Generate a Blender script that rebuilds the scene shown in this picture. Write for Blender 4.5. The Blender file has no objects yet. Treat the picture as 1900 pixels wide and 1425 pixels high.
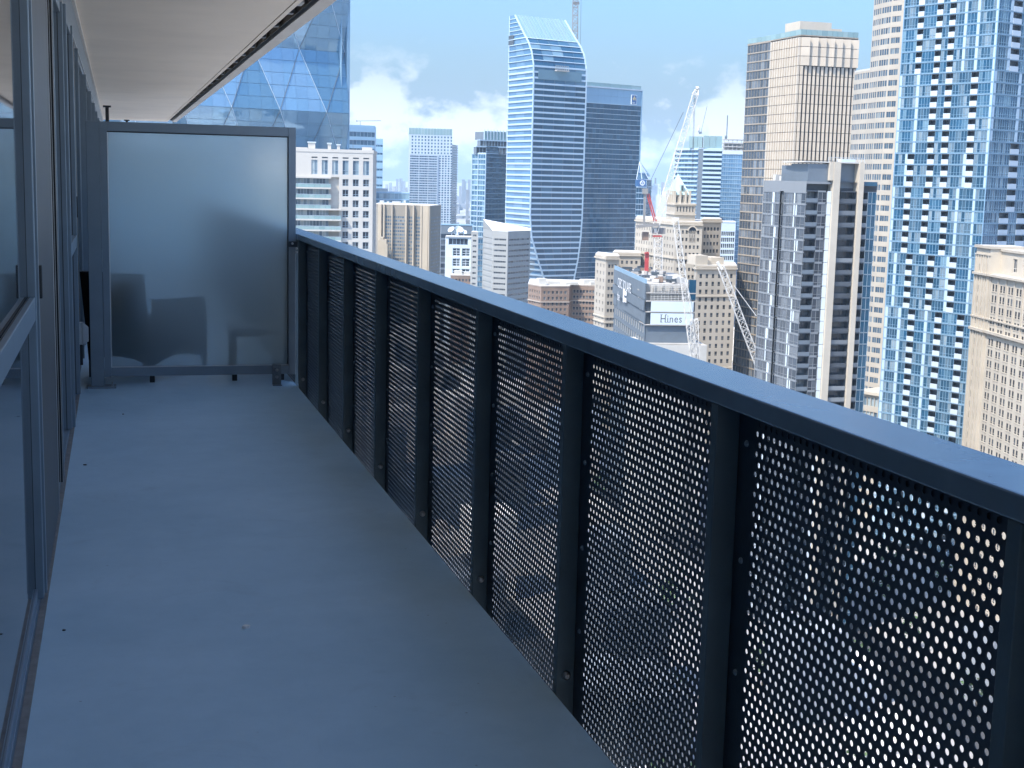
import bpy, math, random
import numpy as np
from mathutils import Matrix, Vector
random.seed(7)
SC = bpy.context.scene
COL = SC.collection

# ------------------------------------------------------------------ camera
EYE = Vector((0.0, 0.0, 1.55))
YAW, PITCH, ROLL = math.radians(16.0932), math.radians(8.5011), math.radians(-1.38137)
FPX = 2556.26                      # focal length in pixels of the 1900 x 1425 photograph
FW = Vector((math.sin(YAW)*math.cos(PITCH), math.cos(YAW)*math.cos(PITCH), -math.sin(PITCH)))
_r = Vector((math.cos(YAW), -math.sin(YAW), 0.0)); _d = FW.cross(_r)
RT = math.cos(ROLL)*_r + math.sin(ROLL)*_d
DN = -math.sin(ROLL)*_r + math.cos(ROLL)*_d
cam = bpy.data.cameras.new('camera'); cam_o = bpy.data.objects.new('camera', cam); COL.objects.link(cam_o)
cam.sensor_width = 36.0; cam.lens = 36.0*FPX/1900.0; cam.clip_start = 0.05; cam.clip_end = 40000
cam_o.matrix_world = Matrix(((RT.x, -DN.x, -FW.x, EYE.x), (RT.y, -DN.y, -FW.y, EYE.y), (RT.z, -DN.z, -FW.z, EYE.z), (0, 0, 0, 1)))
SC.camera = cam_o

# ------------------------------------------------------------------ sky, sun, exposure
SUN_AZ, SUN_EL = math.radians(243), math.radians(55)     # direction TO the sun, clockwise from +Y
TO_SUN = Vector((math.sin(SUN_AZ)*math.cos(SUN_EL), math.cos(SUN_AZ)*math.cos(SUN_EL), math.sin(SUN_EL)))
world = bpy.data.worlds.new('World'); SC.world = world; world.use_nodes = True
nt = world.node_tree; nt.nodes.clear()
def N(t, kind, **kw):
    n = t.nodes.new(kind)
    for k, v in kw.items():
        if k.startswith('i_'): n.inputs[int(k[2:])].default_value = v
        else: setattr(n, k, v)
    return n
sky = N(nt, 'ShaderNodeTexSky'); sky.sky_type = 'NISHITA'; sky.sun_disc = False
sky.sun_elevation = SUN_EL; sky.sun_rotation = SUN_AZ; sky.altitude = 150
sky.air_density = 1.5; sky.dust_density = 5.0; sky.ozone_density = 8.0
bg = N(nt, 'ShaderNodeBackground'); bg.inputs[1].default_value = 0.118
out = N(nt, 'ShaderNodeOutputWorld')
tc = N(nt, 'ShaderNodeTexCoord')
mp = N(nt, 'ShaderNodeMapping'); mp.inputs['Scale'].default_value = (21.0, 21.0, 30.0); mp.inputs['Location'].default_value = (1.35, 0.2, 0.62)
nt.links.new(tc.outputs['Generated'], mp.inputs[0])
n1 = N(nt, 'ShaderNodeTexNoise'); n1.inputs['Scale'].default_value = 1.0; n1.inputs['Detail'].default_value = 9; n1.inputs['Roughness'].default_value = 0.56
nt.links.new(mp.outputs[0], n1.inputs[0])
sep = N(nt, 'ShaderNodeSeparateXYZ'); nt.links.new(tc.outputs['Generated'], sep.inputs[0])
band = N(nt, 'ShaderNodeMapRange'); band.inputs['From Min'].default_value = 0.10; band.inputs['From Max'].default_value = 0.03
band.inputs['To Min'].default_value = 0.0; band.inputs['To Max'].default_value = 1.0
nt.links.new(sep.outputs['Z'], band.inputs[0])
hi_fill = N(nt, 'ShaderNodeMapRange'); hi_fill.inputs['From Min'].default_value = 0.13; hi_fill.inputs['From Max'].default_value = 0.34  # overhead cloud out of view, added to brighten the shade
hi_fill.inputs['To Min'].default_value = 0.0; hi_fill.inputs['To Max'].default_value = 0.7
nt.links.new(sep.outputs['Z'], hi_fill.inputs[0])
bsum = N(nt, 'ShaderNodeMath', operation='MAXIMUM'); nt.links.new(band.outputs[0], bsum.inputs[0]); nt.links.new(hi_fill.outputs[0], bsum.inputs[1])
# a few cumulus banks stand where the photograph shows them; loose cloud above the view is added as fill light
acc = n1.outputs[0]
for (cx_, cy_, rad, amt) in ((683, 178, 0.020, 0.17), (655, 205, 0.020, 0.14), (770, 165, 0.018, 0.08), (840, 205, 0.030, 0.07), (1345, 222, 0.022, 0.16), (1375, 205, 0.016, 0.12), (720, 250, 0.03, 0.07)):
    v_ = (RT*((cx_-950)/FPX) + DN*((cy_-712.5)/FPX) + FW).normalized()
    dd = N(nt, 'ShaderNodeVectorMath', operation='DISTANCE'); dd.inputs[1].default_value = v_; nt.links.new(tc.outputs['Generated'], dd.inputs[0])
    mr_ = N(nt, 'ShaderNodeMapRange', interpolation_type='SMOOTHSTEP'); mr_.inputs['From Min'].default_value = rad*1.5; mr_.inputs['From Max'].default_value = 0.0; mr_.inputs['To Min'].default_value = 0.0; mr_.inputs['To Max'].default_value = amt
    nt.links.new(dd.outputs['Value'], mr_.inputs[0])
    sm = N(nt, 'ShaderNodeMath', operation='ADD'); nt.links.new(acc, sm.inputs[0]); nt.links.new(mr_.outputs[0], sm.inputs[1]); acc = sm.outputs[0]
cov = N(nt, 'ShaderNodeValToRGB'); cov.color_ramp.elements[0].position = 0.545; cov.color_ramp.elements[1].position = 0.645
nt.links.new(acc, cov.inputs[0])
mul = N(nt, 'ShaderNodeMath', operation='MULTIPLY'); nt.links.new(cov.outputs[0], mul.inputs[0]); nt.links.new(bsum.outputs[0], mul.inputs[1])
veil = N(nt, 'ShaderNodeMapRange', interpolation_type='SMOOTHSTEP'); veil.inputs['From Min'].default_value = 0.13; veil.inputs['From Max'].default_value = -0.02; veil.inputs['To Max'].default_value = 0.62
nt.links.new(sep.outputs['Z'], veil.inputs[0])
vmix = N(nt, 'ShaderNodeMixRGB'); vmix.inputs[2].default_value = (2.15, 2.75, 3.25, 1); nt.links.new(veil.outputs[0], vmix.inputs[0])
mul2 = N(nt, 'ShaderNodeMath', operation='MULTIPLY', i_1=0.92); nt.links.new(mul.outputs[0], mul2.inputs[0])
tint = N(nt, 'ShaderNodeMixRGB', blend_type='MULTIPLY'); tint.inputs[0].default_value = 1.0; tint.inputs[2].default_value = (0.75, 0.955, 1.19, 1)
nt.links.new(sky.outputs[0], tint.inputs[1])
mix = N(nt, 'ShaderNodeMixRGB'); mix.inputs[2].default_value = (4.5, 4.65, 4.8, 1)
nt.links.new(mul2.outputs[0], mix.inputs[0]); nt.links.new(tint.outputs[0], vmix.inputs[1]); nt.links.new(vmix.outputs[0], mix.inputs[1])
nt.links.new(mix.outputs[0], bg.inputs[0]); nt.links.new(bg.outputs[0], out.inputs[0])
sl = bpy.data.lights.new('sun', 'SUN'); sl.energy = 2.9; sl.angle = math.radians(0.53); sl.color = (1.0, 0.90, 0.765)
so = bpy.data.objects.new('sun', sl); COL.objects.link(so)
so.rotation_euler = TO_SUN.to_track_quat('Z', 'Y').to_euler(); so.location = (0, 0, 300)
SC.view_settings.view_transform = 'Standard'; SC.view_settings.look = 'None'
SC.view_settings.exposure = 1.3; SC.view_settings.gamma = 1.0; SC.view_settings.use_curve_mapping = False
SC.cycles.use_denoising = True
SC.cycles.max_bounces = 8; SC.cycles.diffuse_bounces = 3; SC.cycles.glossy_bounces = 4; SC.cycles.transmission_bounces = 6
SC.cycles.volume_bounces = 1; SC.cycles.sample_clamp_indirect = 6.0

# ------------------------------------------------------------------ pixel helpers (directions only; distances are given)
HF = Vector((math.sin(YAW), math.cos(YAW), 0)); HR = Vector((math.cos(YAW), -math.sin(YAW), 0)); UP = Vector((0, 0, 1))
def ray(x, y): return RT*((x-950)/FPX) + DN*((y-712.5)/FPX) + FW
def at_depth(x, y, D):
    r = ray(x, y); return EYE + r*(D/r.dot(HF))
def pl(x, y, D):                       # plan point (z = 0) below a pixel at depth D
    p = at_depth(x, y, D); return Vector((p.x, p.y, 0))
def zz(x, y, D): return at_depth(x, y, D).z
def project(p):
    v = Vector(p)-EYE; c = v.dot(FW)
    if c < 0.1: return (-9999, -9999)
    return (950+FPX*v.dot(RT)/c, 712.5+FPX*v.dot(DN)/c)
GROUND = -115.0

# ------------------------------------------------------------------ materials
MATS = {}
def base_mat(name):
    m = bpy.data.materials.new(name); m.use_nodes = True
    MATS[name] = m
    return m, m.node_tree, m.node_tree.nodes['Principled BSDF']
def pm(name, col, rough=0.6, metal=0.0, var=0.12, scale=0.5, bump=0.0, bscale=None, spec=0.5, island=0.0, detail=6):
    m, t, b = base_mat(name)
    geo = N(t, 'ShaderNodeNewGeometry')
    nz = N(t, 'ShaderNodeTexNoise'); nz.inputs['Scale'].default_value = scale; nz.inputs['Detail'].default_value = detail; nz.inputs['Roughness'].default_value = 0.62
    t.links.new(geo.outputs['Position'], nz.inputs['Vector'])
    mr = N(t, 'ShaderNodeMapRange'); mr.inputs['From Min'].default_value = 0.3; mr.inputs['From Max'].default_value = 0.7
    mr.inputs['To Min'].default_value = 1-var; mr.inputs['To Max'].default_value = 1+var
    t.links.new(nz.outputs[0], mr.inputs[0])
    fac = mr.outputs[0]
    if island:
        oi = N(t, 'ShaderNodeObjectInfo')
        ad = N(t, 'ShaderNodeMath', operation='ADD'); t.links.new(oi.outputs['Random'], ad.inputs[0]); t.links.new(geo.outputs['Random Per Island'], ad.inputs[1])
        fr = N(t, 'ShaderNodeMath', operation='FRACT'); t.links.new(ad.outputs[0], fr.inputs[0])
        m2 = N(t, 'ShaderNodeMapRange'); m2.inputs['To Min'].default_value = 1-island; m2.inputs['To Max'].default_value = 1+island
        t.links.new(fr.outputs[0], m2.inputs[0])
        mm = N(t, 'ShaderNodeMath', operation='MULTIPLY'); t.links.new(fac, mm.inputs[0]); t.links.new(m2.outputs[0], mm.inputs[1]); fac = mm.outputs[0]
    vm = N(t, 'ShaderNodeVectorMath', operation='SCALE'); vm.inputs[0].default_value = col
    t.links.new(fac, vm.inputs['Scale']); t.links.new(vm.outputs[0], b.inputs['Base Color'])
    b.inputs['Roughness'].default_value = rough; b.inputs['Metallic'].default_value = metal
    b.inputs['Specular IOR Level'].default_value = spec
    if bump:
        nb = N(t, 'ShaderNodeTexNoise'); nb.inputs['Scale'].default_value = bscale or scale*6; nb.inputs['Detail'].default_value = 5
        t.links.new(geo.outputs['Position'], nb.inputs['Vector'])
        bp = N(t, 'ShaderNodeBump'); bp.inputs['Strength'].default_value = bump; bp.inputs['Distance'].default_value = 0.02
        t.links.new(nb.outputs[0], bp.inputs['Height']); t.links.new(bp.outputs[0], b.inputs['Normal'])
    return m
def glass(name, dark, mid, light, p1=0.62, p2=0.86, rough=0.06, ior=1.7, metal=0.0, wob=0.012, wscale=0.25):
    """window glass seen from outside: dark rooms, some drawn blinds; the sky reflects in it"""
    m, t, b = base_mat(name)
    geo = N(t, 'ShaderNodeNewGeometry'); oi = N(t, 'ShaderNodeObjectInfo')
    ad = N(t, 'ShaderNodeMath', operation='ADD'); t.links.new(oi.outputs['Random'], ad.inputs[0]); t.links.new(geo.outputs['Random Per Island'], ad.inputs[1])
    fr = N(t, 'ShaderNodeMath', operation='FRACT'); t.links.new(ad.outputs[0], fr.inputs[0])
    cr = N(t, 'ShaderNodeValToRGB'); cr.color_ramp.interpolation = 'LINEAR'
    e = cr.color_ramp.elements; e[0].position = 0.0; e[0].color = (*dark, 1); e[1].position = 1.0; e[1].color = (*light, 1)
    k = e.new(p1); k.color = (*mid, 1); k = e.new(p1*0.6); k.color = (*[d*1.25 for d in dark], 1); k = e.new(p2); k.color = (*[(a+c)/2 for a, c in zip(mid, light)], 1)
    t.links.new(fr.outputs[0], cr.inputs[0]); t.links.new(cr.outputs[0], b.inputs['Base Color'])
    b.inputs['Roughness'].default_value = rough; b.inputs['IOR'].default_value = ior; b.inputs['Metallic'].default_value = metal
    nb = N(t, 'ShaderNodeTexNoise'); nb.inputs['Scale'].default_value = wscale; nb.inputs['Detail'].default_value = 2
    t.links.new(geo.outputs['Position'], nb.inputs['Vector'])
    # every pane sits at a very slightly different angle
    wn = N(t, 'ShaderNodeTexWhiteNoise', noise_dimensions='1D'); t.links.new(fr.outputs[0], wn.inputs['W'])
    vs = N(t, 'ShaderNodeVectorMath', operation='SUBTRACT'); vs.inputs[1].default_value = (0.5, 0.5, 0.5); t.links.new(wn.outputs['Color'], vs.inputs[0])
    sc_ = N(t, 'ShaderNodeVectorMath', operation='SCALE'); sc_.inputs['Scale'].default_value = wob*2; t.links.new(vs.outputs[0], sc_.inputs[0])
    bp = N(t, 'ShaderNodeBump'); bp.inputs['Strength'].default_value = 0.5; bp.inputs['Distance'].default_value = wob*1.2
    t.links.new(nb.outputs[0], bp.inputs['Height'])
    av = N(t, 'ShaderNodeVectorMath', operation='ADD'); t.links.new(bp.outputs[0], av.inputs[0]); t.links.new(sc_.outputs[0], av.inputs[1])
    nm = N(t, 'ShaderNodeVectorMath', operation='NORMALIZE'); t.links.new(av.outputs[0], nm.inputs[0]); t.links.new(nm.outputs[0], b.inputs['Normal'])
    return m

# balcony
pm('post_paint', (0.070, 0.112, 0.138), 0.45, 0.0, 0.14, 6, 0.05, 70)
pm('charcoal_paint', (0.024, 0.040, 0.058), 0.42, 0.0, 0.10, 8, 0.05, 90)
pm('cap_paint', (0.115, 0.19, 0.26), 0.26, 0.0, 0.16, 3.5, 0.10, 4, spec=1.0)
MATS['cap_paint'].node_tree.nodes['Principled BSDF'].inputs['IOR'].default_value = 1.8
pm('frame_paint', (0.195, 0.25, 0.295), 0.42, 0.0, 0.06, 6, 0.02, 80)
pm('frame_dark', (0.020, 0.022, 0.026), 0.5, 0.0, 0.1, 6)
pm('panel_bronze', (0.105, 0.10, 0.098), 0.5, 0.0, 0.08, 3)
pm('bright_trim', (0.55, 0.56, 0.57), 0.3, 0.6, 0.06, 6)
pm('steel', (0.42, 0.43, 0.44), 0.32, 0.9, 0.2, 40)
pm('soffit', (0.90, 0.80, 0.67), 0.85, 0.0, 0.06, 0.8, 0.05, 40)
pm('soffit_edge', (0.66, 0.63, 0.58), 0.8, 0.0, 0.08, 1.2)
pm('sealant', (0.26, 0.245, 0.225), 0.8, 0.0, 0.2, 20)
pm('outlet_plastic', (0.42, 0.44, 0.45), 0.45, 0.0, 0.04, 20)
pm('wicker', (0.012, 0.012, 0.013), 0.8, 0.0, 0.3, 60, 0.6, 120)
pm('black_metal', (0.015, 0.016, 0.018), 0.5)
pm('pale_grit', (0.88, 0.86, 0.82), 0.8, 0, 0.2, 60)
pm('dark_grit', (0.03, 0.03, 0.03), 0.9)
# balcony floor: grey traffic coating with scuffs and faint stains
m, t, b = base_mat('floor_coating')
geo = N(t, 'ShaderNodeNewGeometry')
na = N(t, 'ShaderNodeTexNoise'); na.inputs['Scale'].default_value = 0.9; na.inputs['Detail'].default_value = 8; na.inputs['Roughness'].default_value = 0.6
nb_ = N(t, 'ShaderNodeTexNoise'); nb_.inputs['Scale'].default_value = 5.5; nb_.inputs['Detail'].default_value = 7; nb_.inputs['Roughness'].default_value = 0.7
t.links.new(geo.outputs['Position'], na.inputs['Vector']); t.links.new(geo.outputs['Position'], nb_.inputs['Vector'])
ad = N(t, 'ShaderNodeMath', operation='MULTIPLY_ADD', i_1=0.45); t.links.new(nb_.outputs[0], ad.inputs[0]); t.links.new(na.outputs[0], ad.inputs[2])
cr = N(t, 'ShaderNodeValToRGB'); e = cr.color_ramp.elements
e[0].position = 0.50; e[0].color = (0.42, 0.60, 0.70, 1); e[1].position = 0.95; e[1].color = (0.56, 0.74, 0.84, 1)
t.links.new(ad.outputs[0], cr.inputs[0])
vo = N(t, 'ShaderNodeTexVoronoi'); vo.inputs['Scale'].default_value = 7.0; t.links.new(geo.outputs['Position'], vo.inputs['Vector'])
fl = N(t, 'ShaderNodeMapRange'); fl.inputs['From Min'].default_value = 0.020; fl.inputs['From Max'].default_value = 0.035; fl.inputs['To Min'].default_value = 0.62; fl.inputs['To Max'].default_value = 1.0; t.links.new(vo.outputs['Distance'], fl.inputs[0])
st = N(t, 'ShaderNodeTexNoise'); st.inputs['Scale'].default_value = 2.3; st.inputs['Detail'].default_value = 10; st.inputs['Roughness'].default_value = 0.72; st.inputs['Distortion'].default_value = 0.9; t.links.new(geo.outputs['Position'], st.inputs['Vector'])
sr = N(t, 'ShaderNodeMapRange'); sr.inputs['From Min'].default_value = 0.56; sr.inputs['From Max'].default_value = 0.70; sr.inputs['To Min'].default_value = 1.0; sr.inputs['To Max'].default_value = 0.91; t.links.new(st.outputs[0], sr.inputs[0])
m1_ = N(t, 'ShaderNodeMath', operation='MULTIPLY'); t.links.new(fl.outputs[0], m1_.inputs[0]); t.links.new(sr.outputs[0], m1_.inputs[1])
vs_ = N(t, 'ShaderNodeVectorMath', operation='SCALE'); t.links.new(cr.outputs[0], vs_.inputs[0]); t.links.new(m1_.outputs[0], vs_.inputs['Scale'])
t.links.new(vs_.outputs[0], b.inputs['Base Color'])
b.inputs['Roughness'].default_value = 0.52; b.inputs['Specular IOR Level'].default_value = 0.4
ng = N(t, 'ShaderNodeTexNoise'); ng.inputs['Scale'].default_value = 220; ng.inputs['Detail'].default_value = 3; t.links.new(geo.outputs['Position'], ng.inputs['Vector'])
bp = N(t, 'ShaderNodeBump'); bp.inputs['Strength'].default_value = 0.10; bp.inputs['Distance'].default_value = 0.003; t.links.new(ng.outputs[0], bp.inputs['Height']); t.links.new(bp.outputs[0], b.inputs['Normal'])
# door glass
m, t, b = base_mat('door_glass'); b.inputs['Base Color'].default_value = (0.018, 0.022, 0.027, 1); b.inputs['Roughness'].default_value = 0.03; b.inputs['IOR'].default_value = 2.2
# frosted screen glass
m, t, b = base_mat('frosted_glass')
b.inputs['Base Color'].default_value = (0.90, 0.98, 1.0, 1); b.inputs['Transmission Weight'].default_value = 1.0; b.inputs['IOR'].default_value = 1.25; b.inputs['Roughness'].default_value = 0.20
tr = N(t, 'ShaderNodeBsdfTranslucent'); tr.inputs[0].default_value = (0.86, 0.98, 1.0, 1)
mx = N(t, 'ShaderNodeMixShader'); mx.inputs[0].default_value = 0.34
t.links.new(b.outputs[0], mx.inputs[1]); t.links.new(tr.outputs[0], mx.inputs[2]); t.links.new(mx.outputs[0], t.nodes['Material Output'].inputs[0])
# city
pm('cream_stone', (0.47, 0.415, 0.335), 0.85, 0, 0.08, 0.12)
pm('cream_stone_b', (0.42, 0.375, 0.31), 0.85, 0, 0.09, 0.12)
pm('limestone', (0.48, 0.425, 0.345), 0.85, 0, 0.08, 0.15)
pm('limestone_trim', (0.43, 0.38, 0.31), 0.85, 0, 0.1, 0.3)
pm('white_wall', (0.50, 0.475, 0.43), 0.8, 0, 0.04, 0.1)
pm('cool_white', (0.46, 0.53, 0.59), 0.6, 0, 0.04, 0.1)
pm('panel_white', (0.60, 0.67, 0.71), 0.35, 0, 0.03, 0.2, island=0.05)
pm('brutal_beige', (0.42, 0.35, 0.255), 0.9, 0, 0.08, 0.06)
pm('brutal_shade', (0.24, 0.21, 0.165), 0.9, 0, 0.1, 0.06)  # shaded copy of the beige: shade painted into the walls and flank
pm('grey_stone', (0.29, 0.295, 0.285), 0.85, 0, 0.06, 0.1)
pm('brown_brick', (0.235, 0.165, 0.125), 0.9, 0, 0.16, 0.3)
pm('brick_trim', (0.38, 0.32, 0.27), 0.9, 0, 0.1, 0.3)
pm('copper_green', (0.36, 0.47, 0.45), 0.6, 0, 0.15, 0.15)
pm('roof_pale', (0.50, 0.485, 0.45), 0.9, 0, 0.12, 0.08)
pm('roof_white', (0.82, 0.82, 0.80), 0.85, 0, 0.05, 0.05)
pm('roof_grey', (0.30, 0.295, 0.285), 0.9, 0, 0.2, 0.1)
pm('concrete', (0.40, 0.38, 0.35), 0.9, 0, 0.14, 0.2)
pm('steel_grey', (0.16, 0.19, 0.22), 0.45, 0.3, 0.08, 0.3)
pm('crane_white', (0.62, 0.60, 0.56), 0.5)
pm('crane_red', (0.42, 0.055, 0.055), 0.5)
pm('crane_grey', (0.24, 0.23, 0.22), 0.6)
pm('cable', (0.10, 0.10, 0.11), 0.5)
pm('band_white', (0.40, 0.51, 0.60), 0.4, 0, 0.03, 0.1)
pm('band_blue', (0.22, 0.36, 0.48), 0.35, 0, 0.05, 0.1)
pm('mullion', (0.30, 0.40, 0.48), 0.4, 0.2, 0.04, 0.2)
pm('mullion_dark', (0.07, 0.085, 0.10), 0.4, 0.2)
pm('condo_grey', (0.20, 0.215, 0.23), 0.5, 0, 0.06, 0.1)
pm('balcony_dark', (0.055, 0.065, 0.08), 0.5)
pm('gold_panel', (0.53, 0.455, 0.36), 0.35, 0.0, 0.05, 0.2, island=0.06)
pm('gold_trim', (0.36, 0.30, 0.23), 0.5, 0.2)
pm('sign_white', (0.85, 0.85, 0.85), 0.5, 0, 0.0)
pm('sign_dark', (0.06, 0.06, 0.07), 0.5, 0, 0.0)
pm('sign_blue', (0.04, 0.12, 0.28), 0.5, 0, 0.0)
pm('sign_yellow', (0.70, 0.52, 0.22), 0.5, 0, 0.0)
pm('banner', (0.58, 0.66, 0.72), 0.6, 0, 0.03, 0.3)
pm('hoarding', (0.125, 0.155, 0.185), 0.6, 0, 0.06, 0.2)
pm('foliage', (0.060, 0.105, 0.035), 0.7, 0, 0.35, 0.6, island=0.3)
pm('bark', (0.10, 0.08, 0.06), 0.9)
pm('city_mass', (0.20, 0.21, 0.22), 0.9, 0, 0.25, 0.02, island=0.45)
pm('city_light', (0.72, 0.68, 0.62), 0.9, 0, 0.15, 0.05, island=0.3)
glass('glass_blue', (0.016, 0.070, 0.13), (0.04, 0.115, 0.19), (0.17, 0.28, 0.35), 0.6, 0.9, 0.08, 1.75)
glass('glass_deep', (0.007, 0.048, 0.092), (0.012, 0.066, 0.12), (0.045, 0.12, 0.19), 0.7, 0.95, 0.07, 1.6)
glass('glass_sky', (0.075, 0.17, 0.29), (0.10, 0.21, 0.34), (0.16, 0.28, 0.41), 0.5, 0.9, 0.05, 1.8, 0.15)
glass('glass_teal', (0.06, 0.13, 0.18), (0.10, 0.19, 0.25), (0.22, 0.33, 0.37), 0.6, 0.9, 0.08, 1.7)
glass('glass_dark', (0.020, 0.026, 0.036), (0.045, 0.055, 0.07), (0.16, 0.18, 0.19), 0.7, 0.92, 0.08, 1.5)
glass('glass_blind', (0.07, 0.115, 0.16), (0.22, 0.29, 0.33), (0.40, 0.45, 0.45), 0.45, 0.8, 0.1, 1.6)
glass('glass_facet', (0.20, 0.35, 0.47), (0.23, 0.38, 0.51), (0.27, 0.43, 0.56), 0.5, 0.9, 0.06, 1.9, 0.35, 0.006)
glass('glass_facet_reflection', (0.10, 0.22, 0.33), (0.12, 0.25, 0.36), (0.15, 0.29, 0.40), 0.5, 0.9, 0.05, 1.8, 0.25, 0.006)  # darker reflections painted into the glass colour of some facets
glass('glass_dull', (0.022, 0.026, 0.032), (0.04, 0.046, 0.055), (0.13, 0.14, 0.15), 0.7, 0.92, 0.35, 1.2)
glass('glass_dull_blue', (0.045, 0.08, 0.12), (0.08, 0.125, 0.17), (0.20, 0.25, 0.28), 0.6, 0.9, 0.3, 1.25)
glass('glass_checker', (0.018, 0.058, 0.100), (0.055, 0.110, 0.160), (0.24, 0.30, 0.335), 0.55, 0.85, 0.08, 1.6)
glass('glass_grey', (0.045, 0.055, 0.068), (0.085, 0.10, 0.12), (0.20, 0.22, 0.235), 0.6, 0.9, 0.07, 1.55)
glass('glass_green', (0.20, 0.30, 0.31), (0.24, 0.345, 0.35), (0.30, 0.40, 0.40), 0.5, 0.9, 0.2, 1.5, 0.1)
pm('ground', (0.34, 0.325, 0.305), 0.9, 0, 0.35, 0.02)
pm('asphalt', (0.055, 0.056, 0.058), 0.9, 0, 0.2, 0.2)

# ------------------------------------------------------------------ mesh helpers
class MB:
    def __init__(s): s.v = []; s.f = []; s.m = []
    def quad(s, a, b, c, d, mi=0):
        i = len(s.v); s.v += [tuple(a), tuple(b), tuple(c), tuple(d)]; s.f.append((i, i+1, i+2, i+3)); s.m.append(mi)
    def poly(s, pts, mi=0):
        i = len(s.v); s.v += [tuple(p) for p in pts]; s.f.append(tuple(range(i, i+len(pts)))); s.m.append(mi)
    def obox(s, o, u, v, w, mi=0):           # parallelepiped from corner o along u, v, w (right-handed)
        o, u, v, w = Vector(o), Vector(u), Vector(v), Vector(w)
        i = len(s.v)
        s.v += [tuple(p) for p in (o, o+u, o+u+v, o+v, o+w, o+u+w, o+u+v+w, o+v+w)]
        s.f += [(i+3, i+2, i+1, i), (i+4, i+5, i+6, i+7), (i, i+1, i+5, i+4), (i+1, i+2, i+6, i+5), (i+2, i+3, i+7, i+6), (i+3, i, i+4, i+7)]
        s.m += [mi]*6
    def box(s, x0, x1, y0, y1, z0, z1, mi=0):
        s.obox((x0, y0, z0), (x1-x0, 0, 0), (0, y1-y0, 0), (0, 0, z1-z0), mi)
    def bar(s, a, b, w, h=None, mi=0, up=UP):  # square bar from a to b
        a, b = Vector(a), Vector(b); d = b-a
        if d.length < 1e-6: return
        x = d.cross(up)
        if x.length < 1e-4: x = d.cross(Vector((1, 0.3, 0)))
        x.normalize(); y = x.cross(d).normalized(); h = h or w
        s._bar(a, d, x*w, y*h, mi)
    def _bar(s, a, d, x, y, mi):
        s.obox(a-x/2-y/2, x, d, y, mi) if x.cross(d).dot(y) > 0 else s.obox(a-x/2-y/2, d, x, y, mi)
    def tube(s, a, b, r0, r1=None, n=8, mi=0, caps=True):
        a, b = Vector(a), Vector(b); d = (b-a).normalized(); r1 = r0 if r1 is None else r1
        x = d.cross(UP if abs(d.z) < 0.9 else Vector((1, 0, 0))).normalized(); y = d.cross(x)
        i = len(s.v)
        for k in range(n):
            q = 2*math.pi*k/n; s.v.append(tuple(a+(x*math.cos(q)+y*math.sin(q))*r0))
        for k in range(n):
            q = 2*math.pi*k/n; s.v.append(tuple(b+(x*math.cos(q)+y*math.sin(q))*r1))
        for k in range(n):
            k2 = (k+1) % n; s.f.append((i+k, i+k2, i+n+k2, i+n+k)); s.m.append(mi)
        if caps:
            s.f.append(tuple(i+n-1-k for k in range(n))); s.m.append(mi); s.f.append(tuple(i+n+k for k in range(n))); s.m.append(mi)
    def prism(s, pts, z0, z1, mi=0, mtop=None, cap=True):   # plan polygon, any winding
        a = sum(p[0]*q[1]-q[0]*p[1] for p, q in zip(pts, pts[1:]+pts[:1]))
        if a < 0: pts = pts[::-1]
        n = len(pts)
        for k in range(n):
            p, q = pts[k], pts[(k+1) % n]
            s.quad((p[0], p[1], z0), (q[0], q[1], z0), (q[0], q[1], z1), (p[0], p[1], z1), mi)
        if cap:
            s.poly([(p[0], p[1], z1) for p in pts], mi if mtop is None else mtop)
    def mesh(s, name, mats):
        me = bpy.data.meshes.new(name)
        me.from_pydata(s.v, [], s.f)
        for mt in mats: me.materials.append(MATS[mt])
        if len(mats) > 1: me.polygons.foreach_set('material_index', s.m)
        me.update(); return me
    def build(s, name, mats, parent=None, **tags):
        if isinstance(mats, str): mats = [mats]
        return obj(name, s.mesh(name, mats), parent, **tags)
def obj(name, data, parent=None, label=None, cat=None, group=None, kind=None, mw=None, bevel=0.0):
    o = bpy.data.objects.new(name, data); COL.objects.link(o)
    if parent is not None: o.parent = parent; o.matrix_parent_inverse = Matrix.Translation(-Vector(parent.location))
    if mw is not None: o.matrix_basis = mw
    if label: o['label'] = label
    if cat: o['category'] = cat
    if group: o['group'] = group
    if kind: o['kind'] = kind
    if bevel:
        bv = o.modifiers.new('bevel', 'BEVEL'); bv.width = bevel; bv.segments = 2; bv.limit_method = 'ANGLE'
    return o
def thing(name, label, cat, loc=(0, 0, 0), group=None):
    o = bpy.data.objects.new(name, None); COL.objects.link(o); o.location = loc; o.empty_display_size = 0.3
    o['label'] = label; o['category'] = cat
    if group: o['group'] = group
    return o
def text_mesh(txt, size, mat, extrude=0.0, spacing=1.0, shear=0.0):
    cu = bpy.data.curves.new('lettering', 'FONT'); cu.body = txt; cu.size = size; cu.extrude = extrude; cu.space_character = spacing; cu.shear = shear; cu.resolution_u = 3
    o = bpy.data.objects.new('lettering', cu); COL.objects.link(o)
    dg = bpy.context.evaluated_depsgraph_get(); me = bpy.data.meshes.new_from_object(o.evaluated_get(dg))
    bpy.data.objects.remove(o); bpy.data.curves.remove(cu)
    me.materials.clear(); me.materials.append(MATS[mat]); return me

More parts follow.
